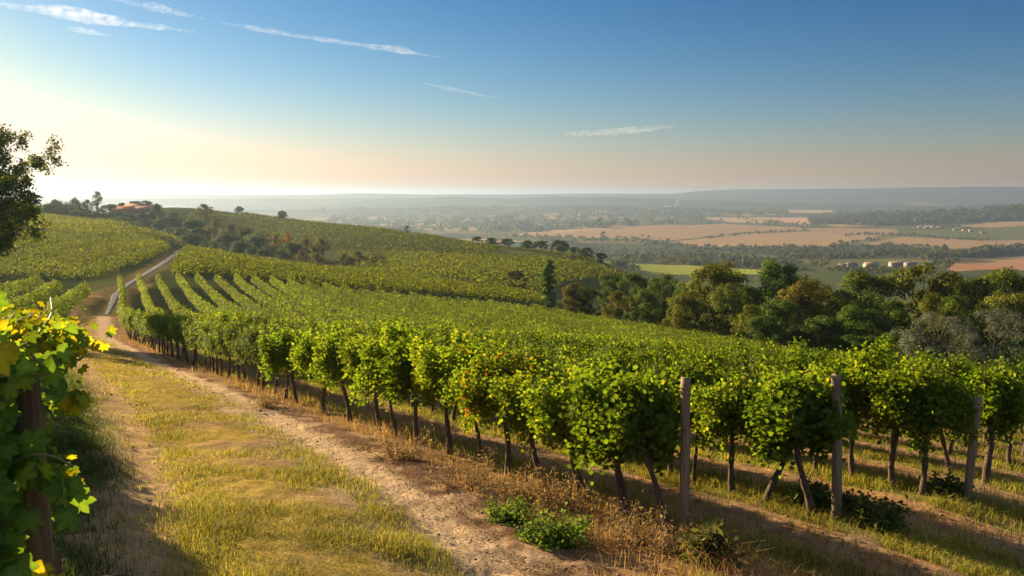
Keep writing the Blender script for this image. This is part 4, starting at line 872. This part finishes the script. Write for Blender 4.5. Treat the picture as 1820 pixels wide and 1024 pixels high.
def house(u, v_base, Y, wid, dep, hgt, roof_h, rz, wallc, roofc, label, group=None, windows=True, cat='house', flat=False):
    if Y is None:
        x, y = ground(u, v_base); z = zz = gz(x, y); f_ = y / 870; wid, dep, hgt, roof_h = wid * f_, dep * f_, hgt * f_, roof_h * f_
    else: x, y, z = spot(u, Y); zz = at_depth(u, v_base, Y)[2] if v_base else z
    o = empty('house' if cat == 'house' else cat.replace(' ', '_'), (x, y, min(z, zz)), rz); tag(o, label, cat, group)
    wb = MB(); a, b = wid / 2, dep / 2; hgt = hgt + max(0, zz - z)
    V = [(-a, -b, -1), (a, -b, -1), (a, b, -1), (-a, b, -1), (-a, -b, hgt), (a, -b, hgt), (a, b, hgt), (-a, b, hgt), (-a, 0, hgt + roof_h), (a, 0, hgt + roof_h)]
    wb.add(V, [[(0, 1, 5, 4), (1, 2, 6, 5), (2, 3, 7, 6), (3, 0, 4, 7)], [(5, 6, 9), (7, 4, 8)]], wallc); wb.build('wall', M_WALL, o)
    rb = MB(); e = .45; f = .18; t = e * roof_h / b
    V = [(-a - e, -b - e, hgt - t), (a + e, -b - e, hgt - t), (a + e, 0, hgt + roof_h), (-a - e, 0, hgt + roof_h), (-a - e, b + e, hgt - t), (a + e, b + e, hgt - t)]
    V = V + [(p[0], p[1], p[2] + f) for p in V]
    rb.add(V, [[(0, 3, 2, 1), (3, 4, 5, 2), (6, 7, 8, 9), (9, 8, 11, 10), (0, 1, 7, 6), (4, 10, 11, 5), (0, 6, 9, 3), (3, 9, 10, 4), (1, 2, 8, 7), (2, 5, 11, 8)]], roofc); r = rb.build('roof', M_ROOF, o)
    cb = MB(); cx = a * .5; cz = hgt + roof_h * .6
    V = [(cx + sx * .3, b * .3 + sy * .3, cz + sz) for sz in (-.3, 1.3) for sx, sy in ((-1, -1), (1, -1), (1, 1), (-1, 1))]
    cb.add(V, [[(0, 1, 5, 4), (1, 2, 6, 5), (2, 3, 7, 6), (3, 0, 4, 7), (4, 5, 6, 7)]], wallc); cb.build('chimney', M_WALL, r)
    if windows:
        for k in range(max(1, int(wid / 3.2))):
            q = -a + (k + .5) * wid / max(1, int(wid / 3.2)); w = MB()
            V = [(q + sx * .5, -b - d, hgt * .35 + sz) for d in (.03, -.02) for sx, sz in ((-1, 0), (1, 0), (1, 1.2), (-1, 1.2))]
            w.add(V, [[(0, 1, 2, 3), (0, 4, 5, 1), (1, 5, 6, 2), (2, 6, 7, 3), (3, 7, 4, 0)]], (.06, .065, .07)); w.build('window', M_WALL, o)
    return o
RED = (.30, .13, .085); CREAM = (.45, .39, .31); WHITE = (.30, .28, .25)
GHH = 'houses of the hamlet on the left skyline'
house(232, 386, 405, 12, 8, 2.6, 2.8, .25, (.42, .30, .22), RED, 'red-roofed farmhouse at the left end of the hamlet houses', GHH)
house(249, 382, 412, 11, 8, 2.8, 2.8, -.2, (.45, .33, .25), (.33, .15, .10), 'red-roofed house standing highest in the hamlet', GHH)
house(268, 383, 408, 10, 8, 2.4, 2.4, .4, (.40, .28, .21), (.26, .12, .09), 'brown-red roofed house at the right end of the hamlet', GHH)
GV = 'white houses in the valley beyond the tree belt'
house(1512, 477, None, 12, 8, 4.4, 2.4, .3, WHITE, (.20, .15, .12), 'white house with a dark gabled roof, left of the tan-roofed barn', GV)
house(1497, 478, None, 8, 6, 3.6, 2.0, -.4, CREAM, (.22, .14, .10), 'small cream house beside the white house in the valley', GV)
house(1548, 475, None, 14, 8, 3.2, 2.4, .05, CREAM, (.34, .25, .16), 'low tan-roofed barn in the valley', None, cat='barn')
house(1601, 474, None, 24, 8, 4.4, 1.2, .05, WHITE, (.24, .17, .14), 'long low white building with a flat-pitched roof in the valley', None, cat='building')
house(1618, 476, None, 12, 7, 5.0, 1.2, .1, WHITE, (.26, .19, .16), 'white building adjoining the long low one', None, cat='building')
def towns():                      # far villages in the haze: each house a thing, too small to show parts
    g = rng(44); k = 0
    for (u0, v0, u1, v1, n, lab, grp) in [(905, 388, 1105, 378, 34, 'tiny pale house in the hazy village in the middle of the valley', 'tiny houses of the far village'), (1150, 372, 1215, 362, 10, 'tiny pale house on the hazy rise left of the wooded hill', 'tiny houses on the hazy rise'),
                                          (1728, 386, 1775, 379, 14, 'tiny pinkish house on the wooded hill at the right', 'tiny houses on the wooded hill'), (760, 392, 890, 396, 10, 'tiny pale house left of the hazy village', 'tiny houses at the left end of the village'), (1635, 404, 1745, 412, 16, 'tiny reddish house strung along the plain below the wooded hill', 'tiny houses along the plain')]:
        for i in range(n):
            t = g.random(); x, y = ground(u0 + (u1 - u0) * t + g.normal(0, 5), v0 + (v1 - v0) * t + g.normal(0, 2.2)); z = gz(x, y); s = math.hypot(x, y) / 3600
            w, d, h = g.uniform(9, 20) * (s ** .5 if s > .6 else .6), g.uniform(8, 12), g.uniform(4, 8) * min(1, s * .8); a, b = w / 2, d / 2; mb = MB(); r = h + 3.2
            V = [(-a, -b, -2), (a, -b, -2), (a, b, -2), (-a, b, -2), (-a, -b, h), (a, -b, h), (a, b, h), (-a, b, h), (-a, 0, r), (a, 0, r)]
            mb.add(V, [[(0, 1, 5, 4), (1, 2, 6, 5), (2, 3, 7, 6), (3, 0, 4, 7)], [(5, 6, 9), (7, 4, 8)]], np.array(CREAM) * (g.uniform(.9, 1.3) if 'reddish' not in lab and 'pinkish' not in lab else np.array([.75, .55, .5]) * g.uniform(.7, 1.1))); mb.add([V[4], V[5], V[9], V[8], V[7], V[6]], [[(0, 1, 2, 3), (3, 2, 5, 4)]], np.array((.45, .33, .26)) * g.uniform(.7, 1.3))
            o = mb.build('house', M_WALL); o.location = (x, y, z); o.rotation_euler = (0, 0, g.uniform(-.6, .6)); tag(o, lab, 'house', grp)
towns()

# ------------------------------------------------------------------ far hedges and woods of the valley
def far_woods():
    g = rng(71); mb = MB()
    def blob(x, y, hgt, wid, col, n=34, tall=False):
        z = gz(x, y); u = unit(g.normal(0, 1, (n, 3))); u[:, 2] = np.abs(u[:, 2]) * 1.0 - .25
        P = np.array([x, y, z + hgt * .45]) + u * np.array([wid / 2, wid / 2, hgt * .55]) * g.uniform(.6, 1.05, (n, 1)); s = (.42 * wid) * g.uniform(.6, 1.1, n)
        put_leaves(mb, P, u + g.normal(0, .3, (n, 3)), g.normal(0, 1, (n, 3)), s, np.array(col) * g.uniform(.6, 1.35, (n, 1)), T_ROUND)
    G0 = (.045, .062, .026); G1 = (.06, .078, .028); G2 = (.075, .075, .03)
    L = [([(1000, 432), (1080, 428), (1180, 436), (1215, 440)], 26, 8), ([(1100, 424), (1190, 434)], 14, 6), ([(1230, 442), (1320, 444), (1420, 442), (1500, 443)], 30, 8), ([(1480, 440), (1530, 430), (1560, 428)], 14, 8),
         ([(1254, 424), (1326, 416), (1420, 411)], 26, 6), ([(1400, 400), (1450, 401), (1470, 402)], 14, 8), ([(1540, 442), (1620, 440), (1680, 444)], 22, 8), ([(1600, 418), (1700, 425), (1757, 428)], 26, 6),
         ([(1640, 463), (1720, 457), (1820, 448)], 46, 12), ([(1700, 458), (1830, 446)], 30, 14), ([(905, 420), (960, 422), (1040, 424)], 24, 8), ([(960, 428), (1010, 434), (1060, 446)], 24, 8), ([(1310, 389), (1400, 398), (1440, 400)], 20, 8),
         ([(1020, 452), (1120, 456), (1200, 464)], 30, 8), ([(1180, 456), (1300, 462), (1400, 470)], 40, 8), ([(1200, 468), (1290, 474), (1400, 478)], 34, 8), ([(1400, 460), (1500, 459), (1560, 457)], 40, 9), 
         ([(1560, 455), (1640, 452)], 26, 10), ([(1140, 420), (1250, 446)], 8, 6), ([(1500, 419), (1600, 417)], 16, 6), ([(1640, 402), (1720, 406)], 18, 8), ([(1360, 450), (1480, 452)], 26, 8), ([(860, 415), (905, 412)], 10, 7)]
    for pts, n, hgt in L:
        p = np.array(pts, float); s = np.concatenate([[0], np.cumsum(np.hypot(*np.diff(p, axis=0).T))])
        for q in np.linspace(0, s[-1], int(n * 1.5)):
            u, v = np.interp(q, s, p[:, 0]) + g.normal(0, 3), np.interp(q, s, p[:, 1]) + g.normal(0, 1.2); x, y = ground(u, v)
            if math.hypot(x, y) < 560 or (1480 < u < 1650 and v > 463): continue
            h = hgt * g.uniform(.6, 1.3); blob(x, y, h, h * g.uniform(.9, 1.6), (G0, G1, G2)[g.integers(3)])
    for _ in range(70):           # bushes round the valley houses
        u, v = g.uniform(1470, 1660), g.uniform(479, 486); x, y = ground(u, v); h = g.uniform(2.5, 5.0); blob(x, y, h, h * g.uniform(1.0, 2.0), (G0, G1, G2)[g.integers(3)], 30)
    for _ in range(560):          # scattered scrub in the middle of the valley
        u, v = g.uniform(940, 1720), g.uniform(437, 482); x, y = ground(u, v)
        if (1480 < u < 1650 and v > 460) or math.hypot(x, y) < 600 or math.hypot(x, y) > 2000 or inside(MEADOW, np.array([x]), np.array([y]))[0] or any(inside(P, np.array([x]), np.array([y]))[0] for P in FIELDS.values()): continue
        h = g.uniform(4, 9); blob(x, y, h, h * g.uniform(1.0, 1.9), (G0, G1, G2)[g.integers(3)], 26)
    for _ in range(520):          # the wooded hill
        u = g.uniform(1440, 1840); v = g.uniform(np.interp(u, [1440, 1560, 1700, 1840], [386, 377, 369, 363]), np.interp(u, [1440, 1560, 1700, 1840], [398, 402, 396, 392])); x, y = ground(u, v)
        if math.hypot(x, y) > 6500: continue
        h = g.uniform(10, 18); blob(x, y, h, h * 2.2, G0, 18)
    for _ in range(420):          # hazy woods toward the left of the valley
        u = g.uniform(560, 1400); v = g.uniform(372, 412); x, y = ground(u, v); r = math.hypot(x, y)
        if r < 1500 or r > 7000 or any(inside(P, np.array([x]), np.array([y]))[0] for P in FIELDS.values()): continue
        h = g.uniform(8, 15); blob(x, y, h, h * g.uniform(2, 5), (G0, G1)[g.integers(2)], 18)
    o = mb.build('far_woods', M_TREE); tag(o, 'hedges, copses and woods fading into the haze of the valley', kind='stuff')
far_woods()
x_, y_ = ground(1072, 423); rr_ = math.hypot(x_, y_)
tree(1072, 411, 15, y_, 'bush', 'single round dark tree alone on the edge of the tan field', 'tree', None, (.7, .8, .9), 0)
x_, y_ = ground(1674, 450); tree(1674, 434, 12, y_, 'round', 'tall lone tree above the valley hedge', 'tree', None, (1, .85, .8), 0)

# ------------------------------------------------------------------ grass, straw, weeds and clods near the camera
def blades(name, label, n, seed, weight, height, width, cols, w, rmin=3.2, rmax=60, lean=.45, curve=.35, power=1.0):
    """curved blades of grass strewn where weight(x, y, t, m) says, thinning with distance"""
    g = rng(seed); az = g.uniform(R(-40), R(38), n); r = np.exp(math.log(rmin) + (math.log(rmax) - math.log(rmin)) * g.random(n) ** power)
    x, y = r * np.sin(az), r * np.cos(az); k, yp = row_k(x, y); t = track_t(2.2 * k, y); wt = weight(x, y, t, np.mod(t, 2.2), yp); m = g.random(n) < wt
    x, y, r, t, yp = x[m], y[m], r[m], t[m], yp[m]; n = len(x); z = hz(x, y) - .02
    h = height(x, y, t, yp) * g.uniform(.5, 1.35, n); wd = width * (.6 + r / 9.0) * g.uniform(.7, 1.3, n)
    th = g.uniform(0, 6.28, n); d = np.stack([np.cos(th), np.sin(th), 0 * th], 1); sd = np.stack([-np.sin(th), np.cos(th), 0 * th], 1) * wd[:, None] * .5
    ln = h * g.normal(0, lean, n); b = np.stack([x, y, z], 1); up = np.array([0, 0, 1.0])
    mid = b + up * (h * .6)[:, None] + d * (ln * .35)[:, None]; tipp = b + up * (h * (1 - curve * .3))[:, None] + d * (ln + curve * h * .5)[:, None]
    V = np.stack([b - sd, b + sd, mid + sd * .75, mid - sd * .75, tipp], 1); c = pick(g, n, cols, w) * (.7 + .6 * vnoise(x * .8, y * .8, seed))[:, None]
    i = np.arange(n)[:, None] * 5; mb = MB(); mb.add(V.reshape(-1, 3), [i + np.array([0, 1, 2, 3]), i + np.array([3, 2, 4])], np.repeat(c, 5, axis=0))
    o = mb.build(name, M_GRASS); tag(o, label, kind='stuff')
def bp(t, a, b, s=.15): return sstep(a - s, a + s, t) * (1 - sstep(b - s, b + s, t))
def w_green(x, y, t, m, yp):
    n = fbm(x * .9, y * .9, 1); n2 = fbm(x * 2.2, y * 2.2, 6)
    w = bp(t, -3.8, -2.0, .3) * np.clip(.5 + 1.5 * (n2 - .35), 0.42, 1) * (1 - .4 * sstep(.46, .62, n)) + bp(t, -4.4, -3.8) * .12 * (n2 > .5)
    fld = (t > .35) * np.where(m < .8, np.clip(2.6 * (n2 - .28), .1, 1), np.where(m > 1.8, .75 * np.clip(2.6 * (n2 - .3), .05, 1), .06)) + bp(t, .0, .4) * .2
    return np.clip(w + fld, 0, 1) * np.where(yp < 101, 1, .6)
def h_green(x, y, t, yp): return np.where(t < -99, .1, np.where(t < 0, .05 + .10 * vnoise(x * 1.5, y * 1.5, 13) ** 1.5, .07 + .10 * vnoise(x * 1.3, y * 1.3, 14)))
blades('grass', 'yellow-green grass of the track strip and the alleys', 1100000, 501, w_green, h_green, .0046, [(.13, .17, .028), (.20, .22, .036), (.29, .26, .05), (.38, .30, .09)], (2.5, 3.4, 3, 1.5), lean=.8)
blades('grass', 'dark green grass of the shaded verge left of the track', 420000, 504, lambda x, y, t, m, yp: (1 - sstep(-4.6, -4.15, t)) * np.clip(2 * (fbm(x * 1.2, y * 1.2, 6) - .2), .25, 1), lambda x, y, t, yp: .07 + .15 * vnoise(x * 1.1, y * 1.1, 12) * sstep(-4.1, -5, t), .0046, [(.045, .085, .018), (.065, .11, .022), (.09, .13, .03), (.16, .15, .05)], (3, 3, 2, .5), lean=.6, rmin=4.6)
def w_dry(x, y, t, m, yp):
    n = fbm(x * 1.3, y * 1.3, 15)
    return np.clip(bp(t, -.75, .45, .2) * np.clip(2.4 * (n - .25), .15, 1) + (t > .4) * (bp(m, 1.75, 2.2, .1) + (m < .25)) * .35 * (n > .45) + bp(t, -4.6, -3.6) * .25 * (n > .5) + bp(t, -3.6, -2.1) * .25 * (n > .42), 0, 1)
def h_dry(x, y, t, yp): return np.where(np.abs(t) < .8, .12 + .24 * vnoise(x * 1.4, y * 1.4, 16), .07)
blades('dry_grass', 'dry straw and reddish weeds under the front row and along the ruts', 150000, 502, w_dry, h_dry, .0036, [(.32, .22, .11), (.26, .155, .08), (.18, .10, .055), (.40, .31, .17)], (3, 3, 2, 2), lean=.7)
def w_litter(x, y, t, m, yp): return np.clip(bp(t, -1.35, -.3, .2) * .9 + bp(t, -2.3, -1.35, .2) * .25 + (t > .4) * bp(m, .8, 1.8, .1) * .45, 0, 1)
def h_litter(x, y, t, yp): return .022 + 0 * x
blades('straw_litter', 'flattened straw and prunings lying on the bare strips', 200000, 503, w_litter, h_litter, .006, [(.30, .22, .13), (.14, .09, .055), (.07, .045, .03)], (2, 3, 2), rmax=35, lean=2.6, curve=2.0)

def clods():
    g = rng(61); n = 5500; az = g.uniform(R(-40), R(38), n); r = np.exp(g.uniform(math.log(3.5), math.log(34), n)); x, y = r * np.sin(az), r * np.cos(az); k, yp = row_k(x, y); t = track_t(2.2 * k, y); m = np.mod(t, 2.2)
    w = bp(t, -2.3, -.5) + .35 * bp(t, -4.4, -3.7) + (t > .4) * bp(m, .8, 1.85) * .9 + .05; q = g.random(n) < w; x, y, r = x[q], y[q], r[q]; n = len(x); z = hz(x, y)
    V0 = np.array([(1, 0, 0), (-1, 0, 0), (0, 1, 0), (0, -1, 0), (0, 0, 1), (0, 0, -1)], float); F0 = np.array([(0, 2, 4), (2, 1, 4), (1, 3, 4), (3, 0, 4), (2, 0, 5), (1, 2, 5), (3, 1, 5), (0, 3, 5)])
    s = (.006 + .016 * g.random(n) ** 3) * (.7 + r / 14); V = (V0[None] * (1, 1, .6) * g.uniform(.6, 1.3, (n, 6, 1)) + g.normal(0, .12, (n, 6, 3))) * s[:, None, None]; a = g.uniform(0, 6.28, n); c, sn = np.cos(a)[:, None], np.sin(a)[:, None]
    V = np.stack([V[..., 0] * c - V[..., 1] * sn, V[..., 0] * sn + V[..., 1] * c, V[..., 2]], -1) + np.stack([x, y, z - .004], 1)[:, None]
    mb = MB(); mb.add(V.reshape(-1, 3), [(F0[None] + (np.arange(n) * 6)[:, None, None]).reshape(-1, 3)], np.repeat(pick(g, n, [(.36, .28, .19), (.24, .17, .11), (.16, .11, .075)], (2, 3, 2)), 6, axis=0))
    tag(mb.build('pebbles', M_GROUND), 'small clods and pebbles strewn over the bare soil', kind='stuff')
clods()

def weed(u, v, wid, hgt, n, cols, w, label, seed, T=T_MID, size=.055, cat='weed', group=None):
    g = rng(seed); x, y = ground(u, v); z = gz(x, y); o = empty('weed', (x, y, z)); tag(o, label, cat, group); st = MB(); lf = MB(); P = []
    for k in range(max(8, n // 28)):
        a = g.uniform(0, 6.28); rr = wid * .62 * g.random() ** .8; e = np.array([rr * math.cos(a), rr * math.sin(a), hgt * g.uniform(.15, 1.15) ** 1.3]); q = np.linspace(0, 1, 6)[:, None]
        p = e * (.35, .35, 0) + (e - e * (.35, .35, 0)) * q; tube(st, p, np.linspace(.006, .002, 6), 4); P.append(p[g.integers(1, 6, 45)] + g.normal(0, .045, (45, 3)))
    P = np.concatenate(P); P[:, 2] = np.maximum(P[:, 2], .01); m = len(P); Nn = g.normal(0, .5, (m, 3)) + (0, 0, .8)
    put_leaves(lf, P, Nn, g.normal(0, 1, (m, 3)), size * g.uniform(.6, 1.3, m), pick(g, m, cols, w), T); lf.build('leaves', M_GRASS, o); st.build('stem', M_STEM, o)
WG = [(.08, .15, .022), (.12, .20, .028), (.18, .24, .035)]; WD = [(.06, .095, .025), (.085, .12, .03), (.13, .14, .04)]
weed(905, 925, .55, .22, 900, WG, (3, 3, 2), 'bright green leafy weed under the front row, the one farther up the track', 701, size=.042)
weed(985, 965, .7, .26, 1300, WG, (3, 3, 2), 'largest bright green leafy weed under the front row near the end post', 702, size=.042)
weed(1562, 935, .55, .26, 1100, WD, (3, 3, 1), 'low dark shrubby weed right of the tall tilted post', 704, size=.05)
weed(1505, 905, .4, .18, 900, WD, (3, 3, 1), 'small dark weed at the foot of the tall tilted post', 705, size=.05)
weed(1440, 898, .5, .2, 900, WD, (2, 3, 2), 'grassy weed at the feet of the crossed trunks', 706, T_NARROW, .12)
weed(1262, 1000, .45, .3, 1300, [(.07, .09, .03), (.10, .115, .035), (.16, .15, .05)], (3, 3, 2), 'tall grass tuft in front of the front row end post', 707, T_NARROW, .13)
weed(1680, 880, .5, .22, 1000, WD, (3, 3, 1), 'dark weed left of the short post', 708, size=.05)
DRY = [(.25, .17, .10), (.17, .105, .065), (.31, .23, .13)]
for i, (u, v, wd, hg, lab) in enumerate([(840, 868, .8, .42, 'reddish dry weed bush between slim trunks in the front row'), (1005, 905, .7, .4, 'reddish dry weed bush beside the forked trunk'), (700, 815, .7, .36, 'pale dry weed bush at the foot of the front row, nearest the dark weed'), (935, 890, .6, .36, 'dry weed bush at the foot of the orange-leaved vine'), (1090, 965, .8, .3, 'low dry weed tangle left of the kinked trunk'), (1165, 975, .6, .28, 'dry weed tangle at the foot of the leaning trunk'), (470, 722, .6, .34, 'dry weed bush where the front row turns away')]):
    weed(u, v, wd * 1.5, hg * 1.05, 800, DRY, (3, 3, 2), lab, 720 + i, T_NARROW, .06)

# ------------------------------------------------------------------ streaks of cloud high above the haze
def mat_cloud(name, dens, sx, sy, lo, hi):
    m, n, l = newmat(name); tc = N(n, 'ShaderNodeTexCoord'); mp = N(n, 'ShaderNodeMapping'); mp.inputs['Scale'].default_value = (1 / sx, 1 / sy, 1 / sy); l.new(tc.outputs['Object'], mp.inputs[0])
    f = noise(n, l, mp.outputs[0], 1.0, 8, .7); mr = N(n, 'ShaderNodeMapRange'); mr.inputs[1].default_value = lo; mr.inputs[2].default_value = hi; mr.inputs[4].default_value = dens; l.new(f, mr.inputs[0])
    v = N(n, 'ShaderNodeVolumePrincipled'); v.inputs['Color'].default_value = (.97, .98, 1, 1); v.inputs['Anisotropy'].default_value = .3; l.new(mr.outputs[0], v.inputs['Density'])
    o = N(n, 'ShaderNodeOutputMaterial'); l.new(v.outputs[0], o.inputs['Volume']); return m
def cloud(pts, alt, wid, dens, label, seed, lo=.44, hi=.75, group='streaks of high white cloud'):
    """a long flattened spindle of thin vapour at its own height; pts are directions in which it is seen"""
    p = []
    for u, v, k in pts:
        d = ray_of(u, v); t = (alt - CAM_Z) / d[2]; p.append((d[0] * t, d[1] * t, alt, k))
    p = np.array(p); c = p[:, :3].mean(0); ax = p[-1, :3] - p[0, :3]; L = np.linalg.norm(ax); an = math.atan2(ax[1], ax[0]); q = p[:, :3] - c; ca, sa = math.cos(-an), math.sin(-an)
    lx = q[:, 0] * ca - q[:, 1] * sa; ly = q[:, 0] * sa + q[:, 1] * ca; t = np.linspace(lx[0], lx[-1], 40); yy = np.interp(t, lx, ly)
    for _ in range(6): yy[1:-1] = (yy[:-2] + 2 * yy[1:-1] + yy[2:]) / 4
    g = rng(seed); ww = np.interp(t, lx, p[:, 3]) * wid * (.75 + .5 * vnoise(t / (L / 14), t * 0, seed)); s = 14; th = np.linspace(0, 6.283, s, endpoint=False); V = []
    for i in range(40):
        r = ww[i] * (1 + .25 * (vnoise(np.full(s, t[i] / (L / 25)), th * 1.3, seed + 1) - .5)); V.append(np.stack([np.full(s, t[i]), yy[i] + r * np.cos(th), .45 * r * np.sin(th)], 1))
    V = np.concatenate([np.concatenate(V), [(t[0] - L * .004, yy[0], 0), (t[-1] + L * .004, yy[-1], 0)]]); i, j = np.meshgrid(np.arange(39), np.arange(s), indexing='ij'); j2 = (j + 1) % s
    Q = np.stack([i * s + j, i * s + j2, (i + 1) * s + j2, (i + 1) * s + j], -1).reshape(-1, 4); e = 39 * s
    T = np.array([(k, 40 * s, (k + 1) % s) for k in range(s)] + [(e + k, e + (k + 1) % s, 40 * s + 1) for k in range(s)])
    mb = MB(); mb.add(V, [Q, T], (1, 1, 1)); o = mb.build('cloud', mat_cloud('cloud_vapour', dens, L / 22, wid * .55, lo, hi), smooth=True); o.location = c; o.rotation_euler = (0, 0, an); tag(o, label, 'cloud', group)
cloud([(-60, 2, .4), (0, 8, .5), (60, 16, .55), (85, 17, 1.1), (110, 20, 1.5), (160, 31, 1.2), (230, 42, .75), (290, 49, .5), (345, 57, .15)], 2600, 170, .0022, 'broadest bright cloud streak, puffed in the middle, at the upper left', 801)
cloud([(195, -4, .5), (240, 7, .6), (275, 12, 1.3), (300, 19, 1.0), (365, 34, .3)], 2600, 100, .0016, 'thin cloud streak touching the top edge above the broadest one', 802)
cloud([(385, 39, .2), (440, 48, .6), (510, 61, .55), (580, 71, .7), (650, 82, .6), (695, 87, .8), (708, 86, 1.2), (722, 91, .8), (745, 96, .4), (800, 105, .1)], 2600, 125, .0022, 'long straight cloud streak slanting down to the right', 803)
cloud([(118, 49, .4), (150, 55, 1.0), (195, 64, .3)], 2600, 110, .0020, 'short cloud wisp under the broadest streak', 804)
cloud([(752, 148, .4), (800, 158, .9), (850, 168, .7), (885, 174, .3)], 2600, 110, .0010, 'faint cloud wisp below the end of the long streak', 805)
cloud([(1005, 239, .4), (1040, 237, 1.0), (1100, 234, 1.1), (1150, 229, .8), (1200, 224, .3)], 2400, 300, .0007, 'pale lens-shaped cloud low over the plain', 806)

# ------------------------------------------------------------------ the air of the valley
def make_haze():
    mb = MB(); s = 50000.0; lo, hi = -122.0, 76.0
    V = [(x, y, z) for z in (lo, hi) for x, y in ((-s, -s), (s, -s), (s, s), (-s, s))]
    mb.add(V, [[(0, 3, 2, 1), (4, 5, 6, 7), (0, 1, 5, 4), (1, 2, 6, 5), (2, 3, 7, 6), (3, 0, 4, 7)]], (1, 1, 1))
    m, n, l = newmat('haze_air'); v = N(n, 'ShaderNodeVolumePrincipled')
    v.inputs['Color'].default_value = (.34, .47, .69, 1); v.inputs['Density'].default_value = HAZE_DENSITY; v.inputs['Anisotropy'].default_value = .48
    o = N(n, 'ShaderNodeOutputMaterial'); l.new(v.outputs[0], o.inputs['Volume'])
    tag(mb.build('haze', m), 'pale blue haze lying over the wide valley', kind='stuff')
HAZE_DENSITY = 1.4e-4
make_haze()
